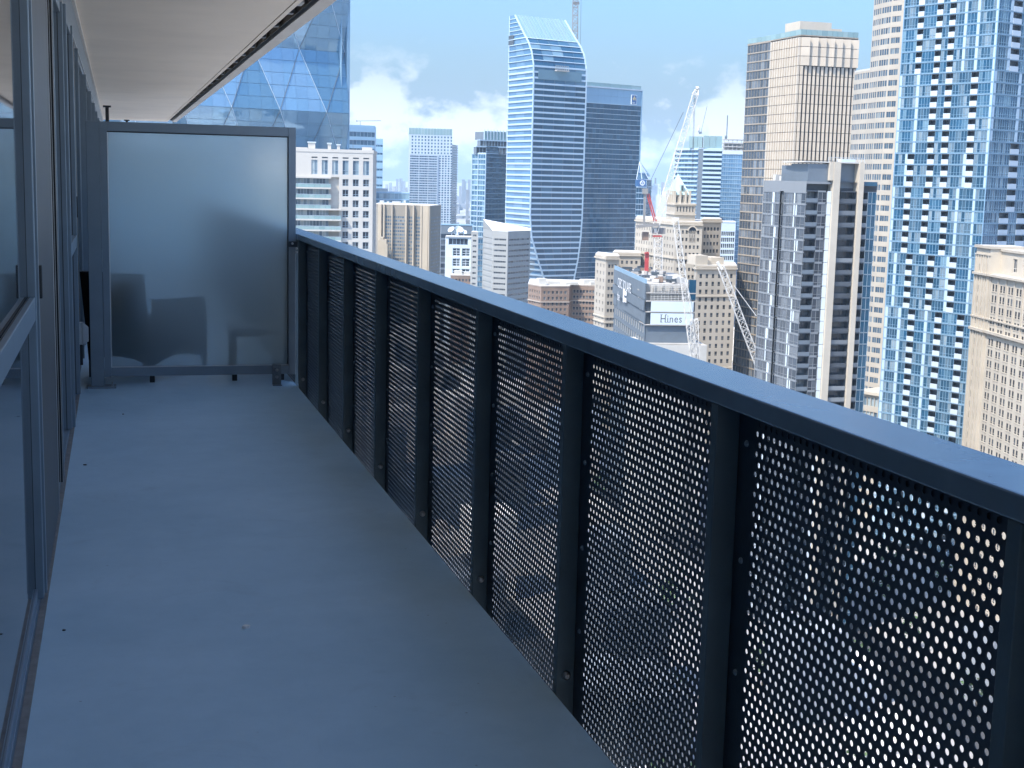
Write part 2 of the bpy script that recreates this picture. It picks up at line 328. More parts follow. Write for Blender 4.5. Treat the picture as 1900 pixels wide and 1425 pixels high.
# ================================================================== THE BALCONY
WALLX, RAILX = -0.262, 1.268
YB0, YB1 = -3.0, 37.0
CEIL = 2.77
b = MB(); b.box(-0.45, 1.258, YB0, YB1, -0.22, 0.0)
floor = b.build('balcony_floor', 'floor_coating', kind='structure')
b = MB(); b.box(-0.60, 1.262, YB0, YB1, CEIL, CEIL+0.22)
ceiling = b.build('balcony_ceiling', 'soffit', kind='structure')
b = MB(); b.box(1.262, 1.272, YB0, YB1, CEIL+0.012, CEIL+0.22, 0); b.box(1.272, 1.312, YB0, YB1, CEIL-0.001, CEIL+0.22, 1)
b.build('drip_edge', ['frame_dark', 'soffit'], ceiling)
# outer edge of the slab above: a strip of cover panels with open joints
y = YB0; k = 0
while y < YB1:
    L = 1.46
    b = MB(); b.box(1.420, 1.532, y+0.004, min(y+L-0.004, YB1), CEIL-0.002-0.0015*(k % 2), CEIL+0.10)
    b.build('edge_panel', 'soffit_edge', ceiling); y += L; k += 1
b = MB(); b.box(1.425, 1.527, YB0, YB1, CEIL+0.012, CEIL+0.09); b.build('edge_backing', 'frame_dark', ceiling)
# building mass behind the doors
b = MB(); b.box(-24.0, -0.62, -26.0, YB1+0.3, GROUND, 18.0)
b.box(-0.62, -0.36, -26, YB1+0.3, CEIL+0.22, 18.0); b.box(-0.62, -0.36, -26, YB1+0.3, GROUND, -0.22)
b.build('apartment_building', 'condo_grey', kind='structure')
# balcony slabs of the storeys above
for k in range(1, 6):
    b = MB(); b.box(-0.36, 1.312, -26, YB1, CEIL+0.02+2.95*k, CEIL+0.22+2.95*k); b.build('balcony_slab', 'soffit', kind='structure')

# ---- perforated sheet: one mesh shared by all bays (13 mm holes, 25 mm pitch, staggered)
def perforated(name, width, ztop, zbot, y0, ncol, z_first, nrow, pitch=0.025, r=0.0065, th=0.0017, n=12):
    V = []; F = []
    rp = pitch*0.866
    ang = [2*math.pi*k/n for k in range(n)]
    cs = [(math.cos(a), math.sin(a)) for a in ang]
    sq = []
    hx, hz = pitch/2, rp/2
    for c, s_ in cs:
        sc = min(hx/abs(c) if abs(c) > 1e-6 else 9, hz/abs(s_) if abs(s_) > 1e-6 else 9); sq.append((c*sc, s_*sc))
    ca = []                                    # the four cell corners are added as small triangles
    for j in range(nrow):
        z = z_first-j*rp; off = 0.0 if j % 2 == 0 else pitch/2
        for i in range(ncol):
            y = y0+off+i*pitch; q = len(V)
            V += [(0, y+a, z+c) for a, c in sq]; V += [(0, y+c*r, z+s_*r) for c, s_ in cs]; V += [(th, y+c*r, z+s_*r) for c, s_ in cs]
            for k in range(n):
                k2 = (k+1) % n
                F.append((q+k, q+n+k, q+n+k2, q+k2)); F.append((q+n+k, q+2*n+k, q+2*n+k2, q+n+k2))
            for sy, sz in ((1, 1), (-1, 1), (-1, -1), (1, -1)):
                # corner fill between the two ring points next to the corner
                best = [k for k in range(n) if (sq[k][0]*sy >= hx-1e-6 and sq[k][1]*sz > 0)] + [k for k in range(n) if (sq[k][1]*sz >= hz-1e-6 and sq[k][0]*sy > 0)]
                kx = max((k for k in range(n) if sq[k][0]*sy >= hx-1e-6), key=lambda k: sq[k][1]*sz)
                kz = max((k for k in range(n) if sq[k][1]*sz >= hz-1e-6), key=lambda k: sq[k][0]*sy)
                if kx != kz:
                    c = len(V); V.append((0, y+sy*hx, z+sz*hz)); F.append((q+kx, c, q+kz))
        # half cell beside the staggered rows
        x0 = y0-hx if j % 2 else y0+ncol*pitch-hx
        c = len(V); V += [(0, x0, z-hz), (0, x0+hx, z-hz), (0, x0+hx, z+hz), (0, x0, z+hz)]; F.append((c, c+1, c+2, c+3))
    ya, yb = y0-hx, y0+ncol*pitch; za, zb = z_first-(nrow-1)*rp-hz, z_first+hz
    for A in ((0.0, ya, zbot, ztop), (yb, width, zbot, ztop), (ya, yb, zb, ztop), (ya, yb, zbot, za)):
        c = len(V); V += [(0, A[0], A[2]), (0, A[1], A[2]), (0, A[1], A[3]), (0, A[0], A[3])]; F.append((c, c+1, c+2, c+3))
    me = bpy.data.meshes.new(name); me.from_pydata(V, [], F); me.materials.append(MATS['charcoal_paint']); me.update(); return me
PERF = perforated('perforated_panel', 1.046, 1.066, -0.16, 0.085, 34, 1.037, 54, pitch=0.0257, r=0.0062, th=0.0016)

def screw_mesh(r, h):
    b = MB(); b.tube((0, 0, 0), (-h*0.5, 0, 0), r, r*0.95, 10); b.tube((-h*0.5, 0, 0), (-h, 0, 0), r*0.95, r*0.55, 10)
    return b.mesh('screw', ['steel'])
SCREW = screw_mesh(0.0075, 0.006); BOLT = screw_mesh(0.013, 0.016)
SCREW.materials[0] = MATS['frame_paint']
def guard(label, posts, yend0, yend1, group=None, dx=0.0, dz=0.0, simple=False):
    g = thing('balcony_guard', label, 'railing', (RAILX+0.07+dx, (yend0+yend1)/2, dz), group)
    T = Matrix.Translation((dx, 0, dz))
    def put(b, name, mat, bevel=0.0):
        o = b.build(name, mat, g); o.matrix_basis = T
        if bevel:
            bv = o.modifiers.new('bevel', 'BEVEL'); bv.width = bevel; bv.segments = 2; bv.limit_method = 'ANGLE'
        return o
    b = MB(); b.box(1.266, 1.408, yend0, yend1, 1.067, 1.110); put(b, 'top_rail', 'cap_paint', 0.004)
    b = MB(); b.box(1.330, 1.372, yend0, yend1, 1.02, 1.0668); put(b, 'rail_channel', 'charcoal_paint')
    b = MB(); b.box(1.330, 1.362, yend0, yend1, -0.20, -0.15); put(b, 'bottom_rail', 'charcoal_paint')
    for p in posts:
        b = MB(); b.box(1.268, 1.3252, p-0.033, p, -0.20, 1.0668)
        put(b, 'post', 'post_paint', 0.0025)
        if not simple:
            obj('anchor_bolt', BOLT, g, mw=T @ Matrix.Translation((1.299, p-0.033, 0.050)) @ Matrix.Rotation(math.pi/2, 4, 'Z'))
    for p, q in zip(posts[:-1], posts[1:]):
        o = obj('perforated_panel', PERF, g, mw=T @ Matrix.Translation((1.3258, p-0.016, 0)) @ Matrix.Diagonal((1, (q-p)/1.046, 1, 1)))
        if not simple:
            for z in (0.985, 0.72, 0.46, 0.20):
                obj('screw', SCREW, g, mw=T @ Matrix.Translation((1.3258, q-0.072, z)))
    return g
NEAR = [-1.42, -0.37, 0.672, 1.718, 2.790, 3.862, 4.900, 5.938, 6.968, 8.010, 9.048, 10.085]
guard('charcoal metal balcony guard with perforated panels and flat top rail beside the grey floor', NEAR, -1.5, 10.13)
FAR = [10.30+1.04*k for k in range(1, 14)]
guard('perforated charcoal guard of the next balcony behind the frosted screen', [10.30]+FAR, 10.17, 23.9, simple=True)
# guard of the balcony above, seen in the gap beyond the soffit
g = thing('balcony_guard', 'dark guard of the balcony above seen through the gap along the soffit edge', 'railing', (1.36, 15, CEIL+0.1))
b = MB(); b.box(1.385, 1.389, YB0, YB1, CEIL+0.012, CEIL+1.25); b.build('panel', 'black_metal', g)
for k in range(38):
    yk = -2.3+1.04*k
    b = MB(); b.box(1.318, 1.370, yk-0.05, yk+0.05, CEIL+0.015, CEIL+1.2); b.build('post', 'charcoal_paint', g)
for yk in (8.2, 9.35, 10.5):
    for j in range(4):
        b = MB(); b.box(1.330, 1.366, yk+j*0.055, yk+0.028+j*0.055, CEIL+0.02, CEIL+0.4); b.build('louvre_slat', 'bright_trim', g)

# ---- wall with sliding doors
fw = thing('window_wall', 'blue grey metal framed window wall along the balcony', 'wall', (-0.3, 8, 0))
def part(name, mat, box, parent, bevel=0.0):
    b = MB(); b.box(*box); o = b.build(name, mat, parent)
    if bevel:
        bv = o.modifiers.new('bevel', 'BEVEL'); bv.width = bevel; bv.segments = 2; bv.limit_method = 'ANGLE'
    return o
part('sill', 'frame_paint', (-0.45, -0.285, YB0, YB1, 0.0005, 0.045), fw, 0.003)
part('sealant_joint', 'sealant', (-0.2845, -0.262, YB0, 10.1, 0.0005, 0.012), fw)
part('head', 'frame_paint', (-0.45, -0.292, YB0, YB1, 2.46, 2.50), fw, 0.003)
part('head_trim', 'bright_trim', (-0.30, -0.280, YB0, YB1, 2.5005, 2.512), fw)
part('head_panel', 'frame_paint', (-0.45, -0.284, YB0, YB1, 2.513, 2.745), fw)
part('shadow_gap', 'soffit_edge', (-0.45, -0.262, YB0, YB1, 2.7455, 2.7695), fw)
part('pilaster_panel', 'panel_bronze', (-0.45, -0.266, 5.055, 6.28, 0.046, 2.459), fw, 0.002)
part('corner_trim', 'frame_paint', (-0.272, -0.262, 5.02, 5.054, 0.046, 2.459), fw)
part('dark_reveal', 'frame_dark', (-0.45, -0.335, 6.281, 6.84, 0.046, 2.459), fw)
part('gasket', 'black_metal', (-0.45, -0.2675, 6.85, 6.93, 0.046, 2.459), fw)
part('reveal_trim', 'bright_trim', (-0.2815, -0.2785, 6.843, 6.8495, 0.046, 2.459), fw)
part('reveal_trim', 'bright_trim', (-0.2700, -0.2672, 6.843, 6.8495, 0.046, 2.459), fw)
part('panel_trim', 'bright_trim', (-0.2655, -0.2625, 6.27, 6.28, 0.046, 2.459), fw)
part('panel_trim', 'bright_trim', (-0.2655, -0.2615, 5.056, 5.062, 0.046, 2.459), fw)
def door(label, y0, y1, gx, sx, rail=True, handle=None):
    """sliding door leaf: pane, four frame members, mid rail"""
    d = thing('sliding_door', label, 'door', (gx, (y0+y1)/2, 0.05))
    part('glass_pane', 'door_glass', (gx-0.012, gx-0.001, y0+0.04, y1-0.04, 0.086, 2.40), d)
    for a in (y0, y1-0.055):
        st = part('stile', 'frame_paint', (gx-0.04, sx, a, a+0.055, 0.047, 2.455), d, 0.003)
        part('groove', 'frame_dark', (sx-0.030, sx-0.026, a-0.0015, a, 0.048, 2.45), st)
    part('bottom_frame', 'frame_paint', (gx-0.04, gx+0.006, y0+0.0555, y1-0.0555, 0.047, 0.085), d, 0.003)
    part('top_frame', 'frame_paint', (gx-0.04, sx-0.012, y0+0.0555, y1-0.0555, 2.40, 2.455), d, 0.003)
    if rail:
        mr_ = part('mid_rail', 'frame_paint', (gx, sx-0.002, y0+0.0555, y1-0.0555, 1.030, 1.110), d, 0.003)
        part('rail_groove', 'frame_dark', (gx+0.004, gx+0.007, y0+0.06, y1-0.06, 1.1101, 1.1115), mr_)
    if handle:
        part('handle', 'black_metal', (sx+0.0005, sx+0.014, handle, handle+0.03, 1.09, 1.21), d, 0.003)
    return d
door('wide sliding door leaf with a mid rail, beside the bronze wall panel', 2.35, 5.00, -0.294, -0.268, True, None)
door('plain sliding door leaf adjoining the wide leaf, away from the bronze panel', -0.6, 2.34, -0.352, -0.326, True)
door('narrow door leaf next to the dark reveal in the window wall', 6.94, 8.30, -0.345, -0.267, False)
door('narrow door leaf beside the grey outdoor socket box', 8.32, 9.62, -0.335, -0.250, True, None)
part('handle', 'black_metal', (-0.2655, -0.252, 5.06, 5.10, 1.095, 1.21), fw, 0.003)
part('wall_post', 'frame_dark', (-0.45, -0.275, 9.635, 10.9, 0.046, 2.459), fw)
part('jamb_strip', 'frame_paint', (-0.275, -0.262, 9.70, 9.76, 0.046, 2.459), fw)
part('jamb_lock', 'black_metal', (-0.262, -0.246, 9.70, 9.76, 1.22, 1.36), fw)
for k in range(16):
    y = 11.4+1.55*k
    part('mullion', 'frame_paint', (-0.45, -0.262-0.03*(k % 2), y, y+0.06, 0.046, 2.459), fw)
    part('window_pane', 'door_glass', (-0.40, -0.340, y+0.061, y+1.549, 0.046, 2.459), fw)
# outdoor socket
o_ = thing('outdoor_socket', 'grey weatherproof socket box on the wall near the screen', 'socket', (-0.262, 9.9, 0.42))
part('socket_box', 'outlet_plastic', (-0.2745, -0.232, 9.86, 9.95, 0.345, 0.495), o_, 0.004)
b = MB(); b.poly([(-0.232, 9.855, 0.352), (-0.198, 9.862, 0.366), (-0.198, 9.862, 0.458), (-0.232, 9.855, 0.488)])
b.poly([(-0.232, 9.955, 0.488), (-0.198, 9.948, 0.458), (-0.198, 9.948, 0.366), (-0.232, 9.955, 0.352)])
b.quad((-0.198, 9.862, 0.366), (-0.198, 9.948, 0.366), (-0.198, 9.948, 0.458), (-0.198, 9.862, 0.458))
b.quad((-0.232, 9.855, 0.488), (-0.198, 9.862, 0.458), (-0.198, 9.948, 0.458), (-0.232, 9.955, 0.488))
b.quad((-0.232, 9.955, 0.352), (-0.198, 9.948, 0.366), (-0.198, 9.862, 0.366), (-0.232, 9.855, 0.352))
b.build('hinged_cover', 'outlet_plastic', o_)
part('conduit', 'frame_dark', (-0.262, -0.238, 9.89, 9.92, 0.20, 0.344), o_)
part('latch', 'outlet_plastic', (-0.228, -0.212, 9.89, 9.92, 0.338, 0.350), o_)

# ---- privacy screen
SY = 10.16
ps = thing('privacy_screen', 'frosted glass divider in a grey metal frame at the end of the balcony', 'divider', (0.53, SY, 0))
part('wall_post', 'frame_paint', (-0.192, -0.100, SY-0.02, SY+0.03, 0.012, 1.872), ps, 0.003)
part('stile', 'frame_paint', (-0.0985, -0.052, SY-0.022, SY+0.028, 0.075, 1.872), ps, 0.002)
part('stile', 'frame_paint', (1.205, 1.258, SY-0.022, SY+0.028, 0.075, 1.872), ps, 0.002)
part('top_frame', 'frame_paint', (-0.0515, 1.2045, SY-0.022, SY+0.028, 1.808, 1.872), ps, 0.002)
part('bottom_frame', 'frame_paint', (-0.0515, 1.2045, SY-0.022, SY+0.028, 0.080, 0.142), ps, 0.002)
part('glass_pane', 'frosted_glass', (-0.0515, 1.2045, SY+0.006, SY+0.012, 0.1425, 1.8075), ps)
part('glazing_bead', 'frame_dark', (-0.0515, 1.2045, SY-0.004, SY+0.005, 1.8000, 1.8075), ps)
part('glazing_bead', 'bright_trim', (-0.0515, 1.2045, SY-0.004, SY+0.005, 0.1425, 0.148), ps)
part('glazing_bead', 'bright_trim', (-0.0515, -0.046, SY-0.004, SY+0.005, 0.1485, 1.7995), ps)
part('glazing_bead', 'frame_dark', (1.199, 1.2045, SY-0.004, SY+0.005, 0.1485, 1.7995), ps)
part('base_plate', 'frame_paint', (-0.22, -0.02, SY-0.07, SY+0.07, 0.0005, 0.0115), ps, 0.002)
b = MB(); b.tube((-0.045, SY-0.05, 0.0115), (-0.045, SY-0.05, 0.045), 0.008, 0.005, 8); b.build('anchor_bolt', 'steel', ps)
br = part('floor_bracket', 'steel_grey', (1.085, 1.150, SY-0.030, SY-0.0225, 0.006, 0.150), ps, 0.002)
part('bracket_foot', 'steel_grey', (1.085, 1.150, SY-0.085, SY-0.0305, 0.0005, 0.0065), ps, 0.001)
for z in (0.11, 0.06):
    b = MB(); b.tube((1.118, SY-0.0301, z), (1.118, SY-0.040, z), 0.013, 0.009, 10); b.build('bracket_bolt', 'steel', br)
hb = part('rail_bracket', 'charcoal_paint', (1.205, 1.272, SY-0.032, SY-0.0225, 1.015, 1.055), ps, 0.002)
b = MB(); b.tube((1.232, SY-0.0322, 1.04), (1.232, SY-0.042, 1.04), 0.009, 0.007, 10); b.build('bracket_bolt', 'bright_trim', hb)
b = MB(); b.tube((1.262, SY-0.0322, 1.005), (1.262, SY-0.040, 1.005), 0.009, 0.007, 10); b.tube((1.262, SY-0.0322, 0.978), (1.262, SY-0.040, 0.978), 0.009, 0.007, 10); b.build('bracket_nut', 'bright_trim', hb)
# dividers further along, only their tops show
for k, (yy, zt) in enumerate(((17.2, 2.28), (24.3, 2.36))):
    d = thing('divider_pole', ['dark pole rising behind the frosted screen under the soffit', 'short dark pole beyond the taller one under the soffit'][k], 'divider', (-0.1, yy, 0))
    part('post', 'frame_dark', (-0.10+0.28*k, -0.06+0.28*k, yy, yy+0.05, 0.0005, zt-0.02), d)
    part('cap', 'frame_dark', (-0.125+0.28*k, -0.035+0.28*k, yy-0.02, yy+0.07, zt-0.0195, zt), d)
    part('panel', 'frosted_glass', (-0.02+0.28*k, 1.20, yy+0.02, yy+0.028, 0.15, 1.8), d)

# ---- furniture behind the screen
def slat_panel(b, p0, p1, q0, q1, th, bulge=0.0, n=6):
    """curved wicker sheet between bottom edge p0-p1 and top edge q0-q1, bottom edge arched up by bulge"""
    P = []
    nx = 8
    for j in range(n+1):
        f = j/n; row = []
        for i in range(nx+1):
            g = i/nx; a = Vector(p0).lerp(Vector(p1), g); c = Vector(q0).lerp(Vector(q1), g)
            a = a + Vector((0, 0, bulge*math.sin(math.pi*g)))
            row.append(a.lerp(c, f))
        P.append(row)
    nrm = (Vector(p1)-Vector(p0)).cross(Vector(q0)-Vector(p0)).normalized()*th
    for j in range(n):
        for i in range(nx):
            b.quad(P[j][i], P[j][i+1], P[j+1][i+1], P[j+1][i]); b.quad(P[j+1][i]+nrm, P[j+1][i+1]+nrm, P[j][i+1]+nrm, P[j][i]+nrm)
    for i in range(nx):
        b.quad(P[n][i], P[n][i+1], P[n][i+1]+nrm, P[n][i]+nrm); b.quad(P[0][i]+nrm, P[0][i+1]+nrm, P[0][i+1], P[0][i])
    for j in range(n):
        b.quad(P[j][0]+nrm, P[j][0], P[j+1][0], P[j+1][0]+nrm); b.quad(P[j][nx], P[j][nx]+nrm, P[j+1][nx]+nrm, P[j+1][nx])
ch = thing('wicker_chair', 'dark wicker armchair seen blurred through the frosted screen', 'chair', (0.2, 10.7, 0))
C0 = Vector((0.235, 10.37, 0)); U = Vector((-0.80, 0.60, 0)); Vv = Vector((0.72, 0.69, 0))   # back runs along U, the arm along Vv
bw, bd = 0.54, 0.55
cor = [C0, C0+U*bw, C0+U*bw+Vv*bd, C0+Vv*bd]
b = MB(); tl = Vector((-0.05, -0.08, 0))
slat_panel(b, cor[1]+UP*0.13, cor[0]+UP*0.13, cor[1]+tl+UP*0.80, cor[0]+tl+UP*0.80, 0.03, 0.05); b.build('backrest', 'wicker', ch)
b = MB(); slat_panel(b, cor[0]+UP*0.13, cor[3]+UP*0.13, cor[0]+UP*0.61, cor[3]+UP*0.60, 0.03, 0.06); b.build('armrest', 'wicker', ch)
b = MB(); slat_panel(b, cor[2]+UP*0.13, cor[1]+UP*0.13, cor[2]+UP*0.60, cor[1]+UP*0.61, 0.03, 0.06); b.build('armrest', 'wicker', ch)
b = MB(); b.prism([(c.x, c.y) for c in cor], 0.36, 0.44); b.build('seat', 'wicker', ch)
for c in cor:
    b = MB(); b.box(c.x-0.018, c.x+0.018, c.y-0.018, c.y+0.018, 0.0005, 0.36); b.build('leg', 'black_metal', ch)
tb = thing('side_table', 'small square dark side table behind the frosted screen', 'table', (1.0, 10.6, 0))
part('top', 'black_metal', (0.80, 1.215, 10.36, 10.80, 0.365, 0.392), tb, 0.003)
for x in (0.815, 1.165):
    for y in (10.37, 10.75):
        part('leg', 'black_metal', (x, x+0.035, y, y+0.035, 0.0005, 0.3645), tb)
part('apron', 'black_metal', (0.851, 1.164, 10.38, 10.395, 0.33, 0.3645), tb)
part('apron', 'black_metal', (0.851, 1.164, 10.76, 10.775, 0.33, 0.3645), tb)
# ---- grit on the floor
def chip(x, y, r, mat, label):
    b = MB(); n = 7; rr = [r*random.uniform(0.7, 1.15) for _ in range(n)]
    pts = [(x+rr[k]*math.cos(6.283*k/n), y+0.8*rr[k]*math.sin(6.283*k/n)) for k in range(n)]
    b.prism(pts, 0.0006, r*0.5); b.build('floor_chip', mat, label=label, cat='debris')
chip(0.405, 4.623, 0.017, 'pale_grit', 'small white chip lying alone in the middle of the balcony floor')
for (x, y, r), l in zip((( -0.195, 4.72, 0.007), (-0.18, 7.45, 0.010), (0.02, 9.0, 0.008)), ('dark crumb by the sill of the wide door leaf', 'dark crumb on the floor near the dark reveal', 'dark crumb on the floor towards the frosted screen')):
    chip(x, y, r, 'dark_grit', l)

# ================================================================== THE CITY: building kit
def rail_y(x): return 430.5+(x-575)*0.3245 if x > 540 else 430.0
WIN_CACHE = {}
def win_mesh(w, h, nx, nz, fr, th, frame, gl):
    """a window: frame, mullions and transoms with panes set back between them (local x right, y inward, z up)"""
    key = (round(w, 2), round(h, 2), nx, nz, round(fr, 3), round(th, 3), frame, gl)
    if key in WIN_CACHE: return WIN_CACHE[key]
    b = MB()
    def bx(x0, x1, z0, z1):
        b.quad((x0, 0, z0), (x1, 0, z0), (x1, 0, z1), (x0, 0, z1), 0)
        b.quad((x0, th, z0), (x0, 0, z0), (x0, 0, z1), (x0, th, z1), 0); b.quad((x1, 0, z0), (x1, th, z0), (x1, th, z1), (x1, 0, z1), 0)
        b.quad((x0, 0, z1), (x1, 0, z1), (x1, th, z1), (x0, th, z1), 0); b.quad((x0, th, z0), (x1, th, z0), (x1, 0, z0), (x0, 0, z0), 0)
    if fr > 0:
        bx(0, w, 0, fr); bx(0, w, h-fr, h)
        for i in range(nx+1):
            x = fr/2+(w-fr)*i/nx; bx(x-fr/2, x+fr/2, fr, h-fr)
        for j in range(1, nz):
            z = fr/2+(h-fr)*j/nz*(0.62 if nz == 2 else 1.0) if nz != 2 else h*0.3; bx(fr, w-fr, z-fr*0.4, z+fr*0.4)
    for i in range(nx):
        x0, x1 = w*i/nx, w*(i+1)/nx
        b.quad((x0, th*0.8, 0), (x1, th*0.8, 0), (x1, th*0.8, h), (x0, th*0.8, h), 1)
    # split panes are separate islands, so each gets its own tone
    me = b.mesh('window', [frame, gl]); WIN_CACHE[key] = me; return me
BOX_CACHE = {}
def box_mesh(w, d, h, mat):
    key = (round(w, 2), round(d, 2), round(h, 2), mat)
    if key not in BOX_CACHE:
        b = MB(); b.box(0, w, 0, d, 0, h); BOX_CACHE[key] = b.mesh('box_piece', [mat])
    return BOX_CACHE[key]
class Building:
    def __init__(s, name, label, loc, cat='building', group=None):
        s.root = thing(name, label, cat, (loc[0], loc[1], GROUND), group); s.parts = {}; s.wall = {}
    def piece(s, name, me, mw, size):          # size = (w, h) of the piece in its local x, z
        o = mw.translation; x, z = mw.col[0].xyz, mw.col[2].xyz
        c = [project(o), project(o+x*size[0]), project(o+z*size[1]), project(o+x*size[0]+z*size[1])]
        xs = [p[0] for p in c]; ys = [p[1] for p in c]
        dw, dh = max(xs)-min(xs), max(ys)-min(ys)
        cx, cy = (min(xs)+max(xs))/2, min(ys)
        vis = 0 < cx < 1900 and -10 < (min(ys)+max(ys))/2 and cy < rail_y(cx) and not (cx < 545 and cy > 240)
        s.parts.setdefault(name, []).append((vis and max(dw, dh) >= 7.5 and min(dw, dh) >= 1.2, dw*dh, me, mw))
    def mb(s, name): return s.wall.setdefault(name, MB())
    def finish(s, mats, limit=298):
        for nm, m in s.wall.items():
            if m.v: m.build(nm, mats[nm], s.root)
        for nm, L in s.parts.items():
            good = sorted([p for p in L if p[0]], key=lambda p: -p[1]); keep = good[:limit]; rest = good[limit:]+[p for p in L if not p[0]]
            for p in keep: obj(nm, p[2], s.root, mw=p[3])
            if rest:
                V = []; F = []; I = []; slots = []
                for _, _, me, mw in rest:
                    if not hasattr(me, 'as_pointer'): continue
                    k = me.name
                    if k not in GEO:
                        GEO[k] = ([v.co.copy() for v in me.vertices], [tuple(q.vertices) for q in me.polygons], [q.material_index for q in me.polygons], [mt.name for mt in me.materials])
                    v, f, mi, mn = GEO[k]; o = len(V); V += [tuple(mw @ c) for c in v]; F += [tuple(i+o for i in q) for q in f]
                    ix = []
                    for n_ in mn:
                        if n_ not in slots: slots.append(n_)
                        ix.append(slots.index(n_))
                    I += [ix[i] for i in mi]
                me = bpy.data.meshes.new(nm+'_rest'); me.from_pydata(V, [], F)
                for n_ in slots: me.materials.append(MATS[n_])
                me.polygons.foreach_set('material_index', I); me.update()
                obj(nm+'_rest' if False else nm, me, s.root, kind='stuff')
        return s.root
GEO = {}
class Face:
    """one facade from plan point A (left as seen) to B (right), between z0 and z1"""
    def __init__(s, A, B, z0=GROUND, z1=0.0):
        s.A = Vector((A[0], A[1], 0)); s.B = Vector((B[0], B[1], 0)); s.W = (s.B-s.A).length; s.u = (s.B-s.A)/s.W
        s.n = s.u.cross(UP); s.z0, s.z1 = z0, z1
    def mw(s, x, z, outw=0.0):
        p = s.A+s.u*x+s.n*outw; i = -s.n
        return Matrix(((s.u.x, i.x, 0, p.x), (s.u.y, i.y, 0, p.y), (0, 0, 1, z), (0, 0, 0, 1)))
    def p(s, x, z, outw=0.0):
        q = s.A+s.u*x+s.n*outw; return Vector((q.x, q.y, z))
    def box(s, m, x0, x1, z0, z1, outw, inw=0.0, mi=0):    # box on the face, from inw (inside) to outw (outside)
        m.obox(s.p(x0, z0, outw), s.u*(x1-x0), -s.n*(outw+inw), UP*(z1-z0), mi)
def wall_holes(m, f, z0, z1, holes, depth, x0=0.0, x1=None, mi=0):
    """one storey of wall with rectangular openings (a, b, za, zb) and their reveals; openings share za, zb"""
    x1 = f.W if x1 is None else x1
    q = lambda a, c, za, zb: m.quad(f.p(a, za), f.p(c, za), f.p(c, zb), f.p(a, zb), mi)
    if not holes: q(x0, x1, z0, z1); return
    za, zb = holes[0][2], holes[0][3]
    if za > z0+1e-4: q(x0, x1, z0, za)
    if z1 > zb+1e-4: q(x0, x1, zb, z1)
    c = x0
    for a, e, _, _ in sorted(holes):
        if a > c+1e-4: q(c, a, za, zb)
        m.quad(f.p(a, za), f.p(e, za), f.p(e, za, -depth), f.p(a, za, -depth), mi) if False else m.quad(f.p(a, za, -depth), f.p(a, za), f.p(e, za), f.p(e, za, -depth), mi)
        m.quad(f.p(a, zb), f.p(a, zb, -depth), f.p(e, zb, -depth), f.p(e, zb), mi)
        m.quad(f.p(a, za), f.p(a, za, -depth), f.p(a, zb, -depth), f.p(a, zb), mi)
        m.quad(f.p(e, za, -depth), f.p(e, za), f.p(e, zb), f.p(e, zb, -depth), mi)
        c = e
    if x1 > c+1e-4: q(c, x1, za, zb)
def punched(B, f, fh, xs, ww, sill, wh, depth=0.35, nx=2, nz=1, fr=0.09, frame='mullion_dark', gl='glass_dark', wall='wall', x0=0.0, x1=None, ztop=None, zbot=None, part='window'):
    """storeys hung down from the top; windows at centres xs"""
    z1 = f.z1 if ztop is None else ztop; zb = f.z0 if zbot is None else zbot; m = B.mb(wall)
    while z1-fh > zb:
        z0 = z1-fh
        hl = [(x-ww/2, x+ww/2, z0+sill, z0+sill+wh) for x in xs]
        wall_holes(m, f, z0, z1, hl, depth, x0, x1)
        for h in hl:
            B.piece(part, win_mesh(ww, wh, nx, nz, fr, min(0.15, depth*0.7), frame, gl), f.mw(h[0], h[2], -depth+min(0.14, depth*0.8)), (ww, wh))
        z1 = z0
    if z1 > zb: wall_holes(m, f, zb, z1, [], depth, x0, x1)
def banded(B, f, fh, bh, nx, out_=0.25, gl='glass_blue', frame='mullion', bandmat='band_white', x0=0.0, x1=None, ztop=None, zbot=None, fr=0.14, every=1, part='window'):
    """curtain wall: a strip of panes and a slab band on each storey"""
    x1 = f.W if x1 is None else x1; z1 = f.z1 if ztop is None else ztop; zb = f.z0 if zbot is None else zbot
    k = 0
    while z1-fh > zb:
        z0 = z1-fh; w = x1-x0
        B.piece('floor_band', box_mesh(w, out_+0.3, bh, bandmat), f.mw(x0, z1-bh, out_), (w, bh))
        B.piece(part, win_mesh(w, fh-bh-0.02, nx, 1, fr, 0.12, frame, gl), f.mw(x0, z0+0.01, 0.02), (w, fh-bh))
        z1 = z0; k += 1
def plan_dir(l, d): return HR*l+HF*d
def core(B, pts, z0, z1, inset=0.5, name='core', top=None):
    B.mb(name).prism([(p[0], p[1]) for p in pts], z0, z1, 0, top)

# ================================================================== THE CITY: buildings
def away(p, d): return p+HF*d
def shell(B, chain, depth, z1, wallmat='core', inset=0.95, z0=GROUND, coping=0.9, back=None):
    """back walls and roof behind a chain of facade points (left to right)"""
    c = [p*(1+inset/p.length) for p in chain]
    bk = back or [chain[-1]*(1+depth/chain[-1].length)-HR*1.0, chain[0]*(1+depth/chain[0].length)+HR*1.0]
    poly = c+bk
    B.mb('core').prism([(p.x, p.y) for p in poly], z0, z1-0.05)
    if coping:
        cen = sum((p for p in chain+bk), Vector())/len(chain+bk)
        ex = [p+(p-cen).normalized()*0.2 for p in chain+bk]
        B.mb('coping').prism([(p.x, p.y) for p in ex], z1, z1+coping, 0, 1)
        B.mb('coping').poly([(p.x, p.y, z1) for p in ex][::-1], 0)
def roof_box(B, f, x0, x1, d0, d1, z0, z1, name='plant_room'):
    f.box(B.mb(name), x0, x1, z0, z1, -d0, d1)
def lin(a, b, n): return [a+(b-a)*(i+0.5)/n for i in range(n)]

